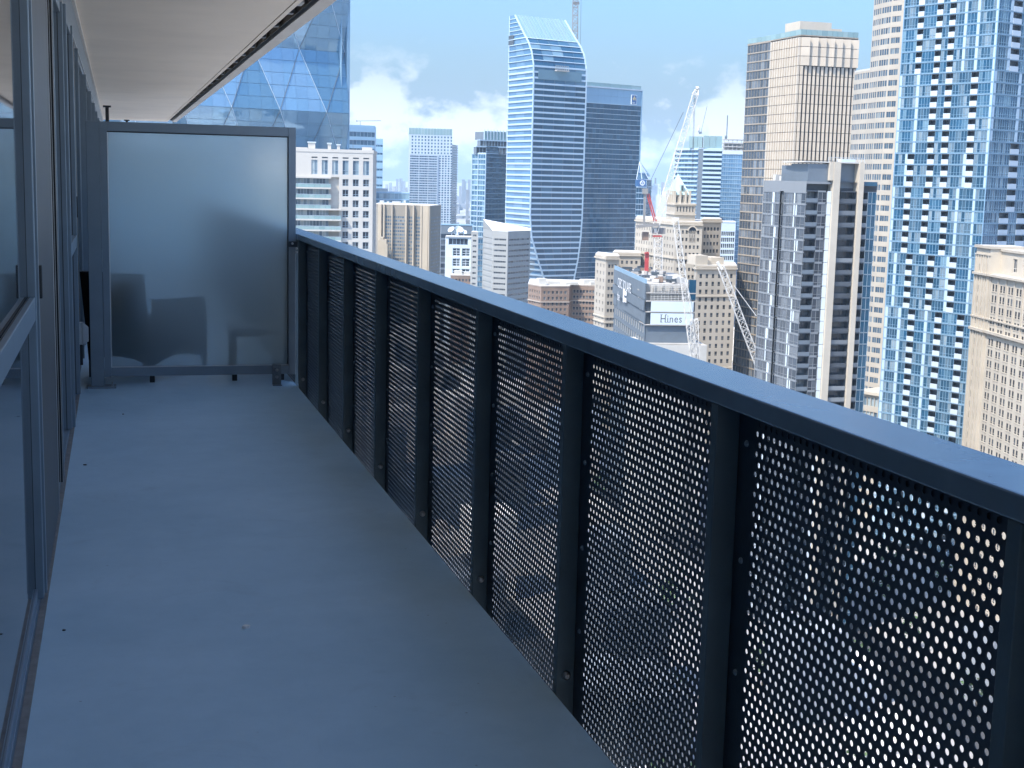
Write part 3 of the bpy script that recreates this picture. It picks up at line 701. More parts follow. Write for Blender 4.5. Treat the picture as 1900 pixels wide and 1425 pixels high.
# ---------- A. faceted glass tower behind the soffit edge
def facet_tower():
    u = plan_dir(0.82, 0.57); R0 = pl(641, 322, 452); A = R0-u*95
    B = Building('faceted_tower', 'sky blue glass tower with large diamond facets rising behind the soffit edge', A+u*50)
    f = Face(A, R0, GROUND, 130); W = f.W
    cw, ch, fh = 16.0, 19.2, 3.84
    zn = zz(636, 98, 452)                         # a row of facet nodes
    r0, r1 = -9, 5
    def node(i, j):                               # j-th row; odd rows are shifted half a module
        x = W-0.8-cw*i-(cw/2 if j % 2 else 0)
        return x, zn+j*ch, (3.2 if j % 2 else 0.0)
    def tri(p, q, r, k):
        # cut the triangle into storey-high glass panels with open joints
        lo = min(p[1], q[1], r[1]); n = 5
        for s in range(n):
            za, zb = lo+fh*s+0.06, lo+fh*(s+1)-0.06
            pts = []
            T = [p, q, r]
            def cut(poly, z, keep_above):
                o = []
                for a, c in zip(poly, poly[1:]+poly[:1]):
                    ia = (a[1] >= z) == keep_above or abs(a[1]-z) < 1e-9; ic = (c[1] >= z) == keep_above or abs(c[1]-z) < 1e-9
                    if ia: o.append(a)
                    if ia != ic:
                        t_ = (z-a[1])/(c[1]-a[1]); o.append(tuple(a[m]+(c[m]-a[m])*t_ for m in range(3)))
                return o
            strip = cut(cut(T, za, True), zb, False)
            if len(strip) < 3: continue
            def cutx(poly, x, keep):
                sw = [(a[1], a[0], a[2]) for a in poly]; o = cut(sw, x, keep); return [(a[1], a[0], a[2]) for a in o]
            x_lo = math.floor(min(q_[0] for q_ in strip)/4.0)*4.0; xx = x_lo
            while xx < max(q_[0] for q_ in strip):
                pts = cutx(cutx(strip, xx+0.03, True), xx+3.97, False); xx += 4.0
                if len(pts) < 3: continue
                P = [f.p(q_[0], q_[1], 0.5+q_[2]) for q_ in pts]
                cen = sum(P, Vector())/len(P)
                if max((v-cen).length for v in P) < 0.35: continue
                nr = (P[1]-P[0]).cross(P[2]-P[0])
                if nr.dot(f.n) < 0: P = P[::-1]
                m = MB(); m.poly([v-cen for v in P])
                me = m.mesh('glass_panel', ['glass_facet_reflection' if k else 'glass_facet'])
                pr = [project(v) for v in P]; px = [v[0] for v in pr]; py = [v[1] for v in pr]
                vis = max(px) > 330 and min(py) < 290 and max(py) > 0 and min(py) > -60
                B.parts.setdefault('glass_panel', []).append((vis, (max(px)-min(px))*(max(py)-min(py)), me, Matrix.Translation(cen)))
    for j in range(r0, r1):
        for i in range(-1, 7):
            if j % 2 == 0:
                a, c = node(i, j), node(i+1, j); up, dn = node(i, j+1), node(i, j-1)
            else:
                a, c = node(i, j), node(i+1, j); up, dn = node(i+1, j+1), node(i+1, j-1)
            for kk, tip in enumerate((up, dn)):
                T = [tuple(v) for v in (a, c, tip)]
                if min(v[0] for v in T) > W-0.5 or max(v[0] for v in T) < 1: continue
                T = [(min(v[0], W-0.8), v[1], v[2]) for v in T]
                tri(*T, 1 if (kk == 0 and (i+(j//2)) % 2 == 0) or (kk == 1 and (i+j) % 3 == 0) else 0)  # flag picks the facets with the painted dark reflection
    m = B.mb('core'); d = plan_dir(-0.57, 0.82)
    for j in range(r0-1, r1+1):                     # backing sheet that follows the facets
        for i in range(-1, 7):
            a, c = node(i, j), node(i+1, j)
            up = node(i, j+1) if j % 2 == 0 else node(i+1, j+1); dn = node(i, j-1) if j % 2 == 0 else node(i+1, j-1)
            for T in ((a, c, up), (a, c, dn)):
                if max(v[0] for v in T) < 1: continue
                P = [f.p(min(v[0], W-0.8), v[1], 0.3+v[2]) for v in T]
                if (P[1]-P[0]).cross(P[2]-P[0]).dot(f.n) < 0: P = P[::-1]
                m.poly(P)
    m.prism([(p.x, p.y) for p in (A-f.n*2, R0-f.n*2, R0+d*40, A+d*40)], GROUND, 130)
    f.box(B.mb('corner_fin'), W-0.75, W+0.2, GROUND, 130, 2.2, 2.0)
    f.box(B.mb('corner_fin'), W-2.9, W-2.7, GROUND, 130, 2.3, 0.0)
    for j in range(r0, r1):                         # bright edge bars on the facet ridges
        for i in range(0, 6):
            a = node(i, j); c = node(i, j+1) if j % 2 == 0 else node(i+1, j+1)
            c2 = node(i-1, j+1) if j % 2 == 0 else node(i, j+1)
            if a[0] > W: continue
            if c2[0] <= W:
                mb_ = MB(); mb_.bar(f.p(a[0], a[1], 0.60+a[2]), f.p(c2[0], c2[1], 0.60+c2[2]), 0.16, 0.12, up=f.n)
                B.parts.setdefault('valley_bar', []).append((True, 50, mb_.mesh('valley_bar', ['steel_grey']), Matrix.Identity(4)))
            if c[0] > W: continue
            mb_ = MB(); mb_.bar(f.p(a[0], a[1], 0.62+a[2]), f.p(c[0], c[1], 0.62+c[2]), 0.20, 0.16, up=f.n)
            B.parts.setdefault('ridge_bar', []).append((True, 50, mb_.mesh('ridge_bar', ['band_white']), Matrix.Identity(4)))
    B.finish({'core': 'band_blue', 'corner_fin': 'band_blue'})
facet_tower()

# ---------- B. cream apartment block with white balconies
def cream_block():
    D = 400; L = pl(470, 380, D); R = pl(691.5, 380, D+6)
    B = Building('cream_apartment_block', 'cream apartment block with white balconies beside the frosted screen', (L+R)/2)
    zt = zz(650, 283, D); f = Face(L, R, GROUND, zt); s = f.W/221.5
    X = lambda px: (px-470)*s
    fh = 3.03; ww = 1.75
    cols = [X(582.5+19.25*k) for k in range(6)]; more = [X(563-19.25*k) for k in range(5)]
    m = B.mb('wall')
    z = zt
    # parapet strip with vents, then the double-height top storey
    hl = [(c-0.85, c+0.85, z-1.75, z-1.35) for c in cols]; wall_holes(m, f, z-2.2, z, hl, 0.3)
    for h in hl: B.piece('vent', box_mesh(1.7, 0.1, 0.4, 'mullion_dark'), f.mw(h[0], h[2], -0.15), (1.7, 0.4))
    z -= 2.2; hl = [(c-ww/2, c+ww/2, z-4.15, z-0.05) for c in cols]; wall_holes(m, f, z-4.9, z, hl, 0.35)
    for h in hl: B.piece('window', win_mesh(ww, 4.1, 2, 2, 0.10, 0.15, 'mullion', 'glass_blind'), f.mw(h[0], h[2], -0.2), (ww, 4.1))
    z -= 4.9; zb = z
    punched(B, f, fh, cols[3:], ww, 0.55, 2.0, 0.35, 2, 2, 0.10, 'mullion', 'glass_dark', x0=X(628), ztop=zb)
    # set-back bay with windows between the balconies and the wall
    f2 = Face(f.p(X(470), 0, -1.6), f.p(X(628), 0, -1.6), GROUND, zb)
    punched(B, f2, fh, [X(621)], 1.7, 0.4, 2.2, 0.3, 2, 2, 0.09, 'mullion', 'glass_blind', x0=X(609), x1=X(628), ztop=zb)
    m.quad(f.p(X(628), GROUND, -1.6), f.p(X(628), GROUND, 0), f.p(X(628), zb, 0), f.p(X(628), zb, -1.6))
    z = zb; k = 0
    while z > GROUND+6:
        xe = X(613 if k < 3 else 632) ; o = 1.6 if k < 3 else 2.1
        B.piece('balcony_slab', box_mesh(xe, o+1.6, 0.42, 'white_wall'), f.mw(0, z-0.42, o), (xe, 0.42))
        w = X(609)
        B.piece('window_strip', win_mesh(w, fh-0.44, 24, 2, 0.09, 0.12, 'cool_white' if 2 < k else 'mullion', 'glass_blind'), f.mw(0, z-fh, 0.05 if k > 2 else -0.3), (w, fh-0.44))
        g = MB(); n = int(xe/1.5)
        for i in range(n): g.box(xe*i/n+0.03, xe*(i+1)/n-0.03, 0, 0.03, 0.0, 1.0, 0)
        g.box(0, xe, -0.03, 0.05, 1.0, 1.08, 1)
        B.piece('balustrade', g.mesh('balustrade', ['glass_green', 'cool_white']), f.mw(0, z-fh, o-0.05), (xe, 1.08))
        z -= fh; k += 1
    # side sliver with dark windows
    d = plan_dir(-0.055, 1.0); g2 = Face(R, R+d*22, GROUND, zt-1.2)
    punched(B, g2, fh, lin(0, 22, 6), 2.2, 0.5, 2.1, 0.3, 2, 1, 0.1, 'mullion', 'glass_dark', ztop=zb)
    wall_holes(B.mb('wall'), g2, zb, zt, [], 0.3)
    shell(B, [L, R], 24, zt, back=[R+d*22, L+d*22])
    # flues and a penthouse on the roof
    for px, w, h in ((578, 2.0, 2.6), (611, 0.9, 2.4), (628, 0.8, 2.1)):
        roof_box(B, f, X(px)-w/2, X(px)+w/2, 3, 3+w, zt, zt+h, 'flue'); roof_box(B, f, X(px)-w/2-0.25, X(px)+w/2+0.25, 2.8, 3.2+w, zt+h, zt+h+0.35, 'flue_cap')
    roof_box(B, f, X(683)-1.4, X(683)+1.4, 5, 8, zt, zt+1.8, 'flue')
    f.box(B.mb('antenna'), X(655), X(655)+0.12, zt, zt+3.0, -4, 4.12)
    roof_box(B, f, X(470), X(570), 0.2, 10, zt, zt+1.2, 'penthouse')
    B.finish({'wall': 'white_wall', 'core': 'white_wall', 'coping': ['white_wall', 'roof_pale'], 'flue': 'white_wall', 'flue_cap': 'cool_white', 'antenna': 'steel_grey', 'penthouse': 'white_wall'})
cream_block()

# ---------- C. hazy blue offices behind the cream block
def blue_offices():
    A = pl(600, 330, 1450); Bp = pl(695, 330, 1475)
    B = Building('blue_office_tower', 'hazy blue office tower with pale bands and a small crane on top', (A+Bp)/2)
    zt = zz(690, 234, 1470); f = Face(A, Bp, GROUND, zt)
    banded(B, f, 8.5, 3.2, 14, 0.5, 'glass_deep', 'mullion', 'band_blue', ztop=zt-3, fr=0.25)
    f.box(B.mb('fascia'), 0, f.W, zt-3, zt, 0.6, 1)
    g = Face(Bp, Bp+plan_dir(-0.06, 1)*30, GROUND, zt); wall_holes(B.mb('fascia'), g, GROUND, zt, [], 0.3)
    shell(B, [A, Bp], 40, zt, coping=0.6)
    B.finish({'core': 'steel_grey', 'coping': ['band_blue', 'roof_grey'], 'fascia': 'band_blue'})
    A = pl(694, 330, 1600); Bp = pl(710, 330, 1600)
    B = Building('louvred_tower', 'slim tower with dark curved louvre bands beside the hazy blue offices', (A+Bp)/2)
    zt = zz(705, 258, 1600); f = Face(A, Bp, GROUND, zt)
    banded(B, f, 9.0, 6.4, 3, 0.3, 'glass_deep', 'mullion', 'band_blue', fr=0.3)
    shell(B, [A, Bp], 25, zt, coping=0.8); B.finish({'core': 'steel_grey', 'coping': ['cool_white', 'roof_grey']})
blue_offices()

# ---------- D. beige slab tower with deep vertical ribs
def beige_tower():
    D = 1100; A = pl(701, 430, D); Bp = pl(799, 430, D-10); Cp = pl(817.5, 430, D+25)
    B = Building('ribbed_beige_tower', 'beige concrete tower with vertical ribs and small windows', (A+Bp)/2)
    zt = zz(750, 381, D); f = Face(A, Bp, GROUND, zt); s = f.W/98.0
    X = lambda px: (px-701)*s
    fh = 2.75; ww = 1.45
    z_w = zt-8
    m = B.mb('wall')
    wall_holes(m, f, z_w, zt, [], 0.3)
    xs = [X(p) for p in (717, 721, 725.5)] + [X(731+4.2*k) for k in range(6)] + [X(760), X(764), X(773.5), X(777.5)]
    punched(B, f, fh, xs, ww, 0.7, 1.5, 0.2, 1, 1, 0.0, 'mullion_dark', 'glass_dull_blue', ztop=z_w)
    for px, w, o, zl in ((706, 5.2, 2.6, 0), (713.5, 2.0, 2.0, 0), (729, 1.4, 2.6, 0), (755, 2.2, 2.8, 0), (768.5, 2.0, 2.8, 0), (783, 2.6, 2.8, 0), (790, 8.5, 2.2, 0), (797.5, 1.6, 3.0, 0)):
        mm = MB(); f.box(mm, X(px)-w*s*0.62, X(px)+w*s*0.62, GROUND, zt+0.4, o, 0.0)
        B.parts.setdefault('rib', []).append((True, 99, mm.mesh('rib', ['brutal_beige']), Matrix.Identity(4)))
    g = Face(Bp, Cp, GROUND, zt-0.3)
    wall_holes(B.mb('flank_wall'), g, z_w, zt-0.3, [], 0.3)
    punched(B, g, fh, lin(1.5, g.W-1.5, 7), 1.9, 0.7, 1.5, 0.12, 1, 1, 0.0, 'mullion_dark', 'glass_dull_blue', wall='flank_wall', ztop=z_w)
    shell(B, [A, Bp, Cp], 40, zt, coping=0.6, back=[Cp+plan_dir(-.4, .9)*34, A+plan_dir(-.2, 1)*34])
    # lower stepped turrets on the near side
    f2 = Face(pl(701, 450, D-18), pl(716, 450, D-18), GROUND, zz(708, 441, D-18))
    for i, (x0, x1, y1) in enumerate(((701, 706, 445), (705, 711, 440), (710, 717, 444), (714, 719, 452))):
        mm = MB(); a_, c_ = pl(x0, 450, D-16-2*i), pl(x1, 450, D-16-2*i); ff = Face(a_, c_, GROUND, zz(x0, y1, D-16)); ff.box(mm, 0, ff.W, GROUND, ff.z1, 0, 9)
        B.parts.setdefault('turret', []).append((True, 60, mm.mesh('turret', ['brutal_beige']), Matrix.Identity(4)))
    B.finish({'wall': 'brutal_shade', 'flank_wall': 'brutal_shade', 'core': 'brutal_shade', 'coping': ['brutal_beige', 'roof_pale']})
beige_tower()

# ---------- E. white slab tower with pale green crown
def white_tower():
    D = 1700; A = pl(757.5, 320, D); Bp = pl(838, 320, D+10); Cp = pl(848, 320, D+60)
    B = Building('white_slab_tower', 'white residential tower with a pale green glass crown', (A+Bp)/2)
    zt = zz(800, 251, D); zc = zz(758, 237, D); f = Face(A, Bp, GROUND, zt); s = f.W/80.5; X = lambda px: (px-757.5)*s
    fh = 2.95
    xs = [X(764.5+6.0*k) for k in range(13)]
    z_u = zz(760, 286, D)
    m = B.mb('wall')
    punched(B, f, 3.85, xs, 2.0, 0.8, 2.2, 0.5, 1, 1, 0.0, 'mullion', 'glass_blue', ztop=zt, zbot=z_u)
    punched(B, f, fh, [X(816+5.4*k) for k in range(5)], 2.3, 0.5, 1.9, 0.5, 1, 1, 0.0, 'mullion', 'glass_blue', x0=X(812), ztop=z_u)
    f2 = Face(f.p(0, 0, 0), f.p(X(812), 0, 0), GROUND, z_u)
    banded(B, f2, fh, 0.9, 17, 1.3, 'glass_blue', 'cool_white', 'cool_white', ztop=z_u-0.4, fr=0.3, x0=X(760))
    for k in range(4): f.box(B.mb('fin'), X(760+17*k)-0.3, X(760+17*k)+0.3, GROUND, z_u, 1.5, 0)
    g = Face(Bp, Cp, GROUND, zz(845, 268, D)); banded(B, g, fh, 0.8, 4, 0.6, 'glass_dark', 'mullion_dark', 'steel_grey', fr=0.3)
    shell(B, [A, Bp], 30, zt, coping=0.5)
    n = 14
    for i in range(n):
        x0, x1 = f.W*i/n+0.15, f.W*(i+1)/n-0.15
        B.piece('crown_panel', box_mesh(x1-x0, 0.4, zc-zt-0.6, 'glass_green'), f.mw(x0, zt+0.55, 0.1), (x1-x0, zc-zt))
    f.box(B.mb('crown_core'), 0.5, f.W-0.5, zt+0.5, zc-0.8, -1.2, 18)
    B.finish({'wall': 'cool_white', 'core': 'cool_white', 'coping': ['cool_white', 'roof_pale'], 'fin': 'cool_white', 'crown_core': 'cool_white'})
white_tower()

# ---------- F. dark stepped glass tower
def stepped_glass():
    D = 1010; A = pl(875.5, 340, D+12); Mid = pl(901, 340, D); Bp = pl(950, 340, D+30)
    B = Building('stepped_glass_tower', 'dark blue glass tower with stepped top and fin crown beside the curved tower', Mid)
    zt = zz(880, 285, D+10)
    f1 = Face(A, Mid, GROUND, zt); f2 = Face(Mid, Bp, GROUND, zz(905, 271, D))
    banded(B, f1, 3.75, 0.45, 5, 0.25, 'glass_blue', 'mullion', 'band_white', fr=0.3)
    banded(B, f2, 3.75, 0.45, 8, 0.25, 'glass_deep', 'mullion_dark', 'band_blue', fr=0.15, ztop=zz(905, 271, D))
    f1.box(B.mb('fin'), -0.4, 0.2, GROUND, zt, 0.5, 0.2); f1.box(B.mb('fin'), f1.W*0.45, f1.W*0.45+0.4, GROUND, zt, 0.45, 0)
    f1.box(B.mb('fin'), f1.W-0.3, f1.W+0.2, GROUND, zt, 0.5, 0.2)
    shell(B, [A, Mid, Bp], 36, zt, coping=0.7)
    # two glazed steps and the crown of fins
    for px0, px1, y0, y1, dd in ((883, 950, 285, 271, 6), (890, 950, 271, 259, 10)):
        a_, c_ = pl(px0, 300, D+dd), pl(px1, 300, D+dd+12); ff = Face(a_, c_, zz(px0, y0, D+dd), zz(px0, y1, D+dd))
        B.piece('step_window', win_mesh(ff.W, ff.z1-ff.z0-0.6, 11, 1, 0.25, 0.15, 'mullion', 'glass_dark'), ff.mw(0, ff.z0, 0), (ff.W, 4))
        ff.box(B.mb('step_cap'), -0.2, ff.W, ff.z1-0.6, ff.z1, 0.3, 5); ff.box(B.mb('core'), 0.2, ff.W, ff.z0-0.2, ff.z1-0.6, -0.4, 5)
    a_, c_ = pl(898, 300, D+14), pl(950, 300, D+26); ff = Face(a_, c_, zz(898, 259, D+14), zz(898, 243, D+14)); n = 9
    for i in range(n):
        x0 = ff.W*i/n; B.piece('crown_panel', box_mesh(ff.W/n-0.5, 0.4, ff.z1-ff.z0, 'glass_green'), ff.mw(x0, ff.z0, 0), (ff.W/n, 6))
        ff.box(B.mb('crown_fin'), x0-0.25, x0+0.1, ff.z0, ff.z1+1.2, 0.5, 0.6)
    ff.box(B.mb('core'), 0.3, ff.W, ff.z0, ff.z1-0.5, -0.8, 15)
    B.finish({'core': 'steel_grey', 'coping': ['band_white', 'roof_grey'], 'fin': 'band_white', 'step_cap': 'band_white', 'crown_fin': 'band_white'})
stepped_glass()

# ---------- G. curved glass tower with sail-like top
def curved_tower():
    D = 880; O = pl(985, 331, D); u = plan_dir(0.83, 0.558); s_ = plan_dir(-0.447, 0.894)
    B = Building('curved_glass_tower', 'tall curved glass tower with white floor bands and a sloping roof', O)
    Wd, Dp = 41.0, 35.0
    zpx = lambda y: zz(985, y, D)
    # how far the front leans back along the side, and how far its edges draw in, by height
    prof = [(-115, 0, 17.0, 7.0), (zpx(520), 0, 12.5, 5.0), (zpx(480), 0, 6.5, 2.2), (zpx(440), 0, 1.6, 0.6), (zpx(400), 0, 0, 0), (zpx(150), 0, 0, 0), (zpx(120), 0.6, 0, 0), (zpx(95), 3.6, 0, 0), (zpx(75), 8.6, 0, 0.4), (zpx(60), 14.5, 0, 0.8), (zpx(20), 28.5, 0, 1.6)]
    def at(z):
        for (a, t0, l0, r0), (c, t1, l1, r1) in zip(prof, prof[1:]):
            if z <= c or c == prof[-1][0]:
                k = (z-a)/(c-a); return (t0+(t1-t0)*k, l0+(l1-l0)*k, r0+(r1-r0)*k)
    def pt(z, where, o=0.0):
        t, l, r = at(z)
        if where == 'm': p = O+s_*t+u*l
        elif where == 'r': p = O+s_*t+u*(Wd-r)
        else: p = O+s_*(Dp+ (0.6 if z > zpx(120) else 0))+u*(l*0.2)
        return Vector((p.x, p.y, z))
    nf = u.cross(UP); ns = (-s_).cross(UP)
    fh = 3.55; ztop = zpx(66); z = ztop
    k = 0
    while z-fh > GROUND:
        z0 = z-fh; bh = 1.1 if z < zpx(118) else 0.45
        for (a, c, nrm, nx, wide) in (('m', 'r', nf, 5, 'f'), ('l', 'm', ns, 3, 's')):
            pa, pc, qa, qc = pt(z0, a), pt(z0, c), pt(z, a), pt(z, c)
            m = MB()
            for i in range(nx):
                g0, g1 = i/nx+0.003, (i+1)/nx-0.003
                m.quad(pa.lerp(pc, g0), pa.lerp(pc, g1), qa.lerp(qc, g1), qa.lerp(qc, g0), 0)
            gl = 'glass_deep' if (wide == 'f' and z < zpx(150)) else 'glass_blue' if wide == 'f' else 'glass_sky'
            big = 9 if 100 < 1 else 20
            vis = project(pa)[1] < rail_y(project(pa)[0]) and project(qa)[1] > 0
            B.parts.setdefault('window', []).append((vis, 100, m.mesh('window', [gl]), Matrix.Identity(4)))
            m = MB(); o = nrm*0.55
            ba, bc = pt(z-bh, a), pt(z-bh, c)
            m.quad(ba+o, bc+o, qc+o, qa+o); m.quad(qa+o, qc+o, qc, qa); m.quad(ba, bc, bc+o, ba+o); m.quad(ba, ba+o, qa+o, qa); m.quad(bc+o, bc, qc, qc+o)
            B.parts.setdefault('floor_band', []).append((vis, 90, m.mesh('floor_band', ['band_white']), Matrix.Identity(4)))
        z = z0; k += 1
    m = B.mb('backing')
    zs = [p_[0] for p_ in prof if p_[0] <= ztop]+[ztop]
    for a, c in zip(zs, zs[1:]):
        for e0, e1, nrm in (('m', 'r', nf), ('l', 'm', ns)):
            m.quad(pt(a, e0)-nrm*0.4, pt(a, e1)-nrm*0.4, pt(c, e1)-nrm*0.4, pt(c, e0)-nrm*0.4)
        bk = lambda z_: pt(z_, 'r')+s_*(Dp-at(z_)[0])
        m.quad(pt(a, 'r'), bk(a), bk(c), pt(c, 'r')); m.quad(bk(a), pt(a, 'l'), pt(c, 'l'), bk(c))
    # white edge fins that trace the outline
    for e in ('m', 'r', 'l'):
        mm = MB(); zl = [GROUND]+[p_[0] for p_ in prof[1:]]
        zl = sorted(set(zl+[zpx(y) for y in (30, 40, 50, 84, 105, 110, 425, 460, 500, 510)]))
        for a, c in zip(zl, zl[1:]): mm.bar(pt(a, e)+nf*0.35, pt(c, e)+nf*0.35, 0.75, 0.75)
        B.parts.setdefault('edge_fin', []).append((True, 99, mm.mesh('edge_fin', ['band_white']), Matrix.Identity(4)))
    # sloping roof of ribbed glass
    zt2 = zpx(19)
    n = 15
    for i in range(n):
        g0, g1 = i/n+0.004, (i+1)/n-0.006
        mm = MB(); a0, a1, c0, c1 = pt(ztop, 'm'), pt(ztop, 'r'), pt(zt2, 'm'), pt(zt2, 'r')
        mm.quad(a0.lerp(a1, g0), a0.lerp(a1, g1), c0.lerp(c1, g1), c0.lerp(c1, g0))
        B.parts.setdefault('roof_pane', []).append((True, 80, mm.mesh('roof_pane', ['glass_green']), Matrix.Identity(4)))
        mm = MB(); mm.bar(a0.lerp(a1, i/n)+nf*0.3, c0.lerp(c1, i/n)+nf*0.3, 0.30, 0.4); B.parts.setdefault('roof_rib', []).append((True, 80, mm.mesh('roof_rib', ['band_blue']), Matrix.Identity(4)))
    m.quad(pt(ztop, 'm')-UP*0.4, pt(ztop, 'r')-UP*0.4, pt(zt2, 'r')-UP*0.4, pt(zt2, 'm')-UP*0.4)
    # side wall of the sail top with its opening
    nl = 6
    for i in range(nl):
        za, zb = ztop+(zt2-ztop)*i/nl, ztop+(zt2-ztop)*(i+1)/nl
        mm = MB(); mm.quad(pt(za+0.15, 'l'), pt(za+0.15, 'm'), pt(zb-0.15, 'm'), pt(zb-0.15, 'l')); B.parts.setdefault('window', []).append((True, 70, mm.mesh('window', ['glass_sky']), Matrix.Identity(4)))
        mm = MB(); mm.bar(pt(za, 'l')+ns*0.2, pt(za, 'm')+ns*0.2, 0.4, 0.4); B.parts.setdefault('floor_band', []).append((True, 70, mm.mesh('floor_band', ['band_white']), Matrix.Identity(4)))
    m.quad(pt(ztop, 'l')-ns*0.3, pt(ztop, 'm')-ns*0.3, pt(zt2, 'm')-ns*0.3, pt(zt2, 'l')-ns*0.3)
    lo = pt(zpx(78), 'l')+ns*0.5; m2 = B.mb('opening'); m2.obox(lo, -s_*7, -ns*1.2, UP*(zpx(58)-zpx(78)))
    # window washing deck in the storey with the recess
    zr = zpx(128); c0, c1 = pt(zr, 'm').lerp(pt(zr, 'r'), 0.38)+nf*2.4, pt(zr, 'm').lerp(pt(zr, 'r'), 0.62)+nf*2.4
    m3 = B.mb('cleaning_cradle'); m3.bar(c0, c1, 2.2, 0.7); m3.bar(c0+UP*3, c1+UP*3, 0.25)
    for k in range(7):
        q = c0.lerp(c1, k/6); m3.bar(q, q+UP*3, 0.22)
    zf = zpx(140); m4 = B.mb('terrace_recess'); q0, q1 = pt(zf, 'm').lerp(pt(zf, 'r'), 0.08)+nf*0.7, pt(zf, 'm').lerp(pt(zf, 'r'), 0.90)+nf*0.7
    m4.bar(q0+UP*1.0, q1+UP*1.0, 0.3, 6.0)
    B.finish({'backing': 'steel_grey', 'opening': 'mullion_dark', 'cleaning_cradle': 'concrete', 'terrace_recess': 'glass_teal'})
    # crane mast on the roof of the curved tower
    cr = thing('roof_crane', 'tan lattice crane mast standing on the roof of the curved tower', 'crane', pt(zt2, 'r'))
    base = at_depth(1067, 72, 925); top = at_depth(1068, -30, 925)
    m = MB(); lattice(m, base, top, 3.4, 3.4, 14, 0.28); m.build('mast', 'crane_grey', cr)
    m = MB(); m.bar(at_depth(1062, 6, 925), at_depth(1075, 6, 925), 2.6, 1.6); m.build('slewing_ring', 'crane_grey', cr)
    m = MB(); m.tube(at_depth(1077, 84, 925), at_depth(1078.5, -20, 925), 0.10, n=5); m.build('hoist_rope', 'cable', cr)
def lattice(m, a, b, w0, w1, n, r, up=UP):
    a, b = Vector(a), Vector(b); d = (b-a).normalized(); x = d.cross(HF).normalized(); y = d.cross(x)
    def ring(k):
        c = a.lerp(b, k/n); w = (w0+(w1-w0)*k/n)/2; return [c+x*w+y*w, c-x*w+y*w, c-x*w-y*w, c+x*w-y*w]
    R = [ring(k) for k in range(n+1)]
    for e in range(4): m.bar(R[0][e], R[n][e], r*1.5)
    for k in range(n):
        for e in range(4):
            q = (e+1) % 4
            m.bar(R[k][e], R[k+1][q], r) if (k+e) % 2 else m.bar(R[k][q], R[k+1][e], r)
            if k % 2 == 0: m.bar(R[k][e], R[k][q], r)
curved_tower()

# ---------- H. dark glass bank tower with the sign
def bank_tower():
    D = 985; A = pl(1070, 334, D-4); Bp = pl(1184.5, 337, D+32)
    B = Building('dark_glass_bank_tower', 'dark blue glass office tower with a square crest sign at its top corner', (A+Bp)/2)
    zt = zz(1135, 165, D+15); f = Face(A, Bp, GROUND, zt); W = f.W
    zp = zz(1135, 193, D+15)
    n = 10
    for i in range(n):
        for j in range(2):
            B.piece('crown_sheet', box_mesh(W/n-0.08, 0.3, (zt-zp)/2-0.1, 'band_blue'), f.mw(W*i/n, zp+(zt-zp)/2*j, 0.1), (W/n, 5))
    banded(B, f, 3.5, 0.30, 18, 0.25, 'glass_deep', 'mullion_dark', 'band_white', ztop=zp, fr=0.10)
    f.box(B.mb('cornice'), -0.3, W+0.5, zt, zt+0.9, 0.7, 20)
    for i in range(6): B.piece('parapet_glass', box_mesh(W/6-0.2, 0.3, 2.7, 'glass_green'), f.mw(W*i/6, zt+0.9, -0.5), (W/6, 2.7))
    f.box(B.mb('corner_fin'), W-0.3, W+0.5, GROUND, zt, 0.6, 1.0)
    d = plan_dir(0.10, 0.995); g = Face(Bp, Bp+d*30, GROUND, zt); wall_holes(B.mb('return_wall'), g, GROUND, zt, [], 0.3)
    shell(B, [A, Bp], 30, zt-0.2, coping=0)
    # square crest sign
    cx, cz = W*0.868, zz(1170.5, 185, D+28)
    sg = MB(); f.box(sg, cx-2.6, cx+2.6, cz-3.4, cz+3.4, 0.75, -0.2); so_ = sg.build('crest_sign', 'sign_white', B.root)
    sg = MB(); f.box(sg, cx-2.25, cx+2.25, cz-3.05, cz+3.05, 0.85, -0.7); sg.build('sign_field', 'sign_blue', so_)
    sg = MB()
    for pts in ([(-1.6, .2), (-.9, .7), (-.4, 1.9), (.5, 2.3), (.3, 1.4), (1.1, .9), (.2, .3), (-.5, -.5), (-1.3, -.3)], [(.5, .9), (1.5, 1.0), (1.7, -.9), (1.2, -1.0), (1.0, .2)], [(-1.2, -.6), (-.1, -1.0), (.4, -.4), (.1, .2), (-.6, -.1)]):
        sg.poly([f.p(cx+p_[0], cz+0.4+p_[1], 0.9) for p_ in pts])
    sg.build('crest_emblem', 'sign_yellow', so_)
    tm = text_mesh('RBC', 1.5, 'sign_white'); o = obj('sign_letters', tm, so_)
    mw = f.mw(cx-1.75, cz-2.7, 0.92); o.matrix_basis = mw @ Matrix.Rotation(math.pi/2, 4, 'X')
    B.finish({'core': 'steel_grey', 'cornice': 'cool_white', 'corner_fin': 'band_blue', 'return_wall': 'cool_white'})
bank_tower()

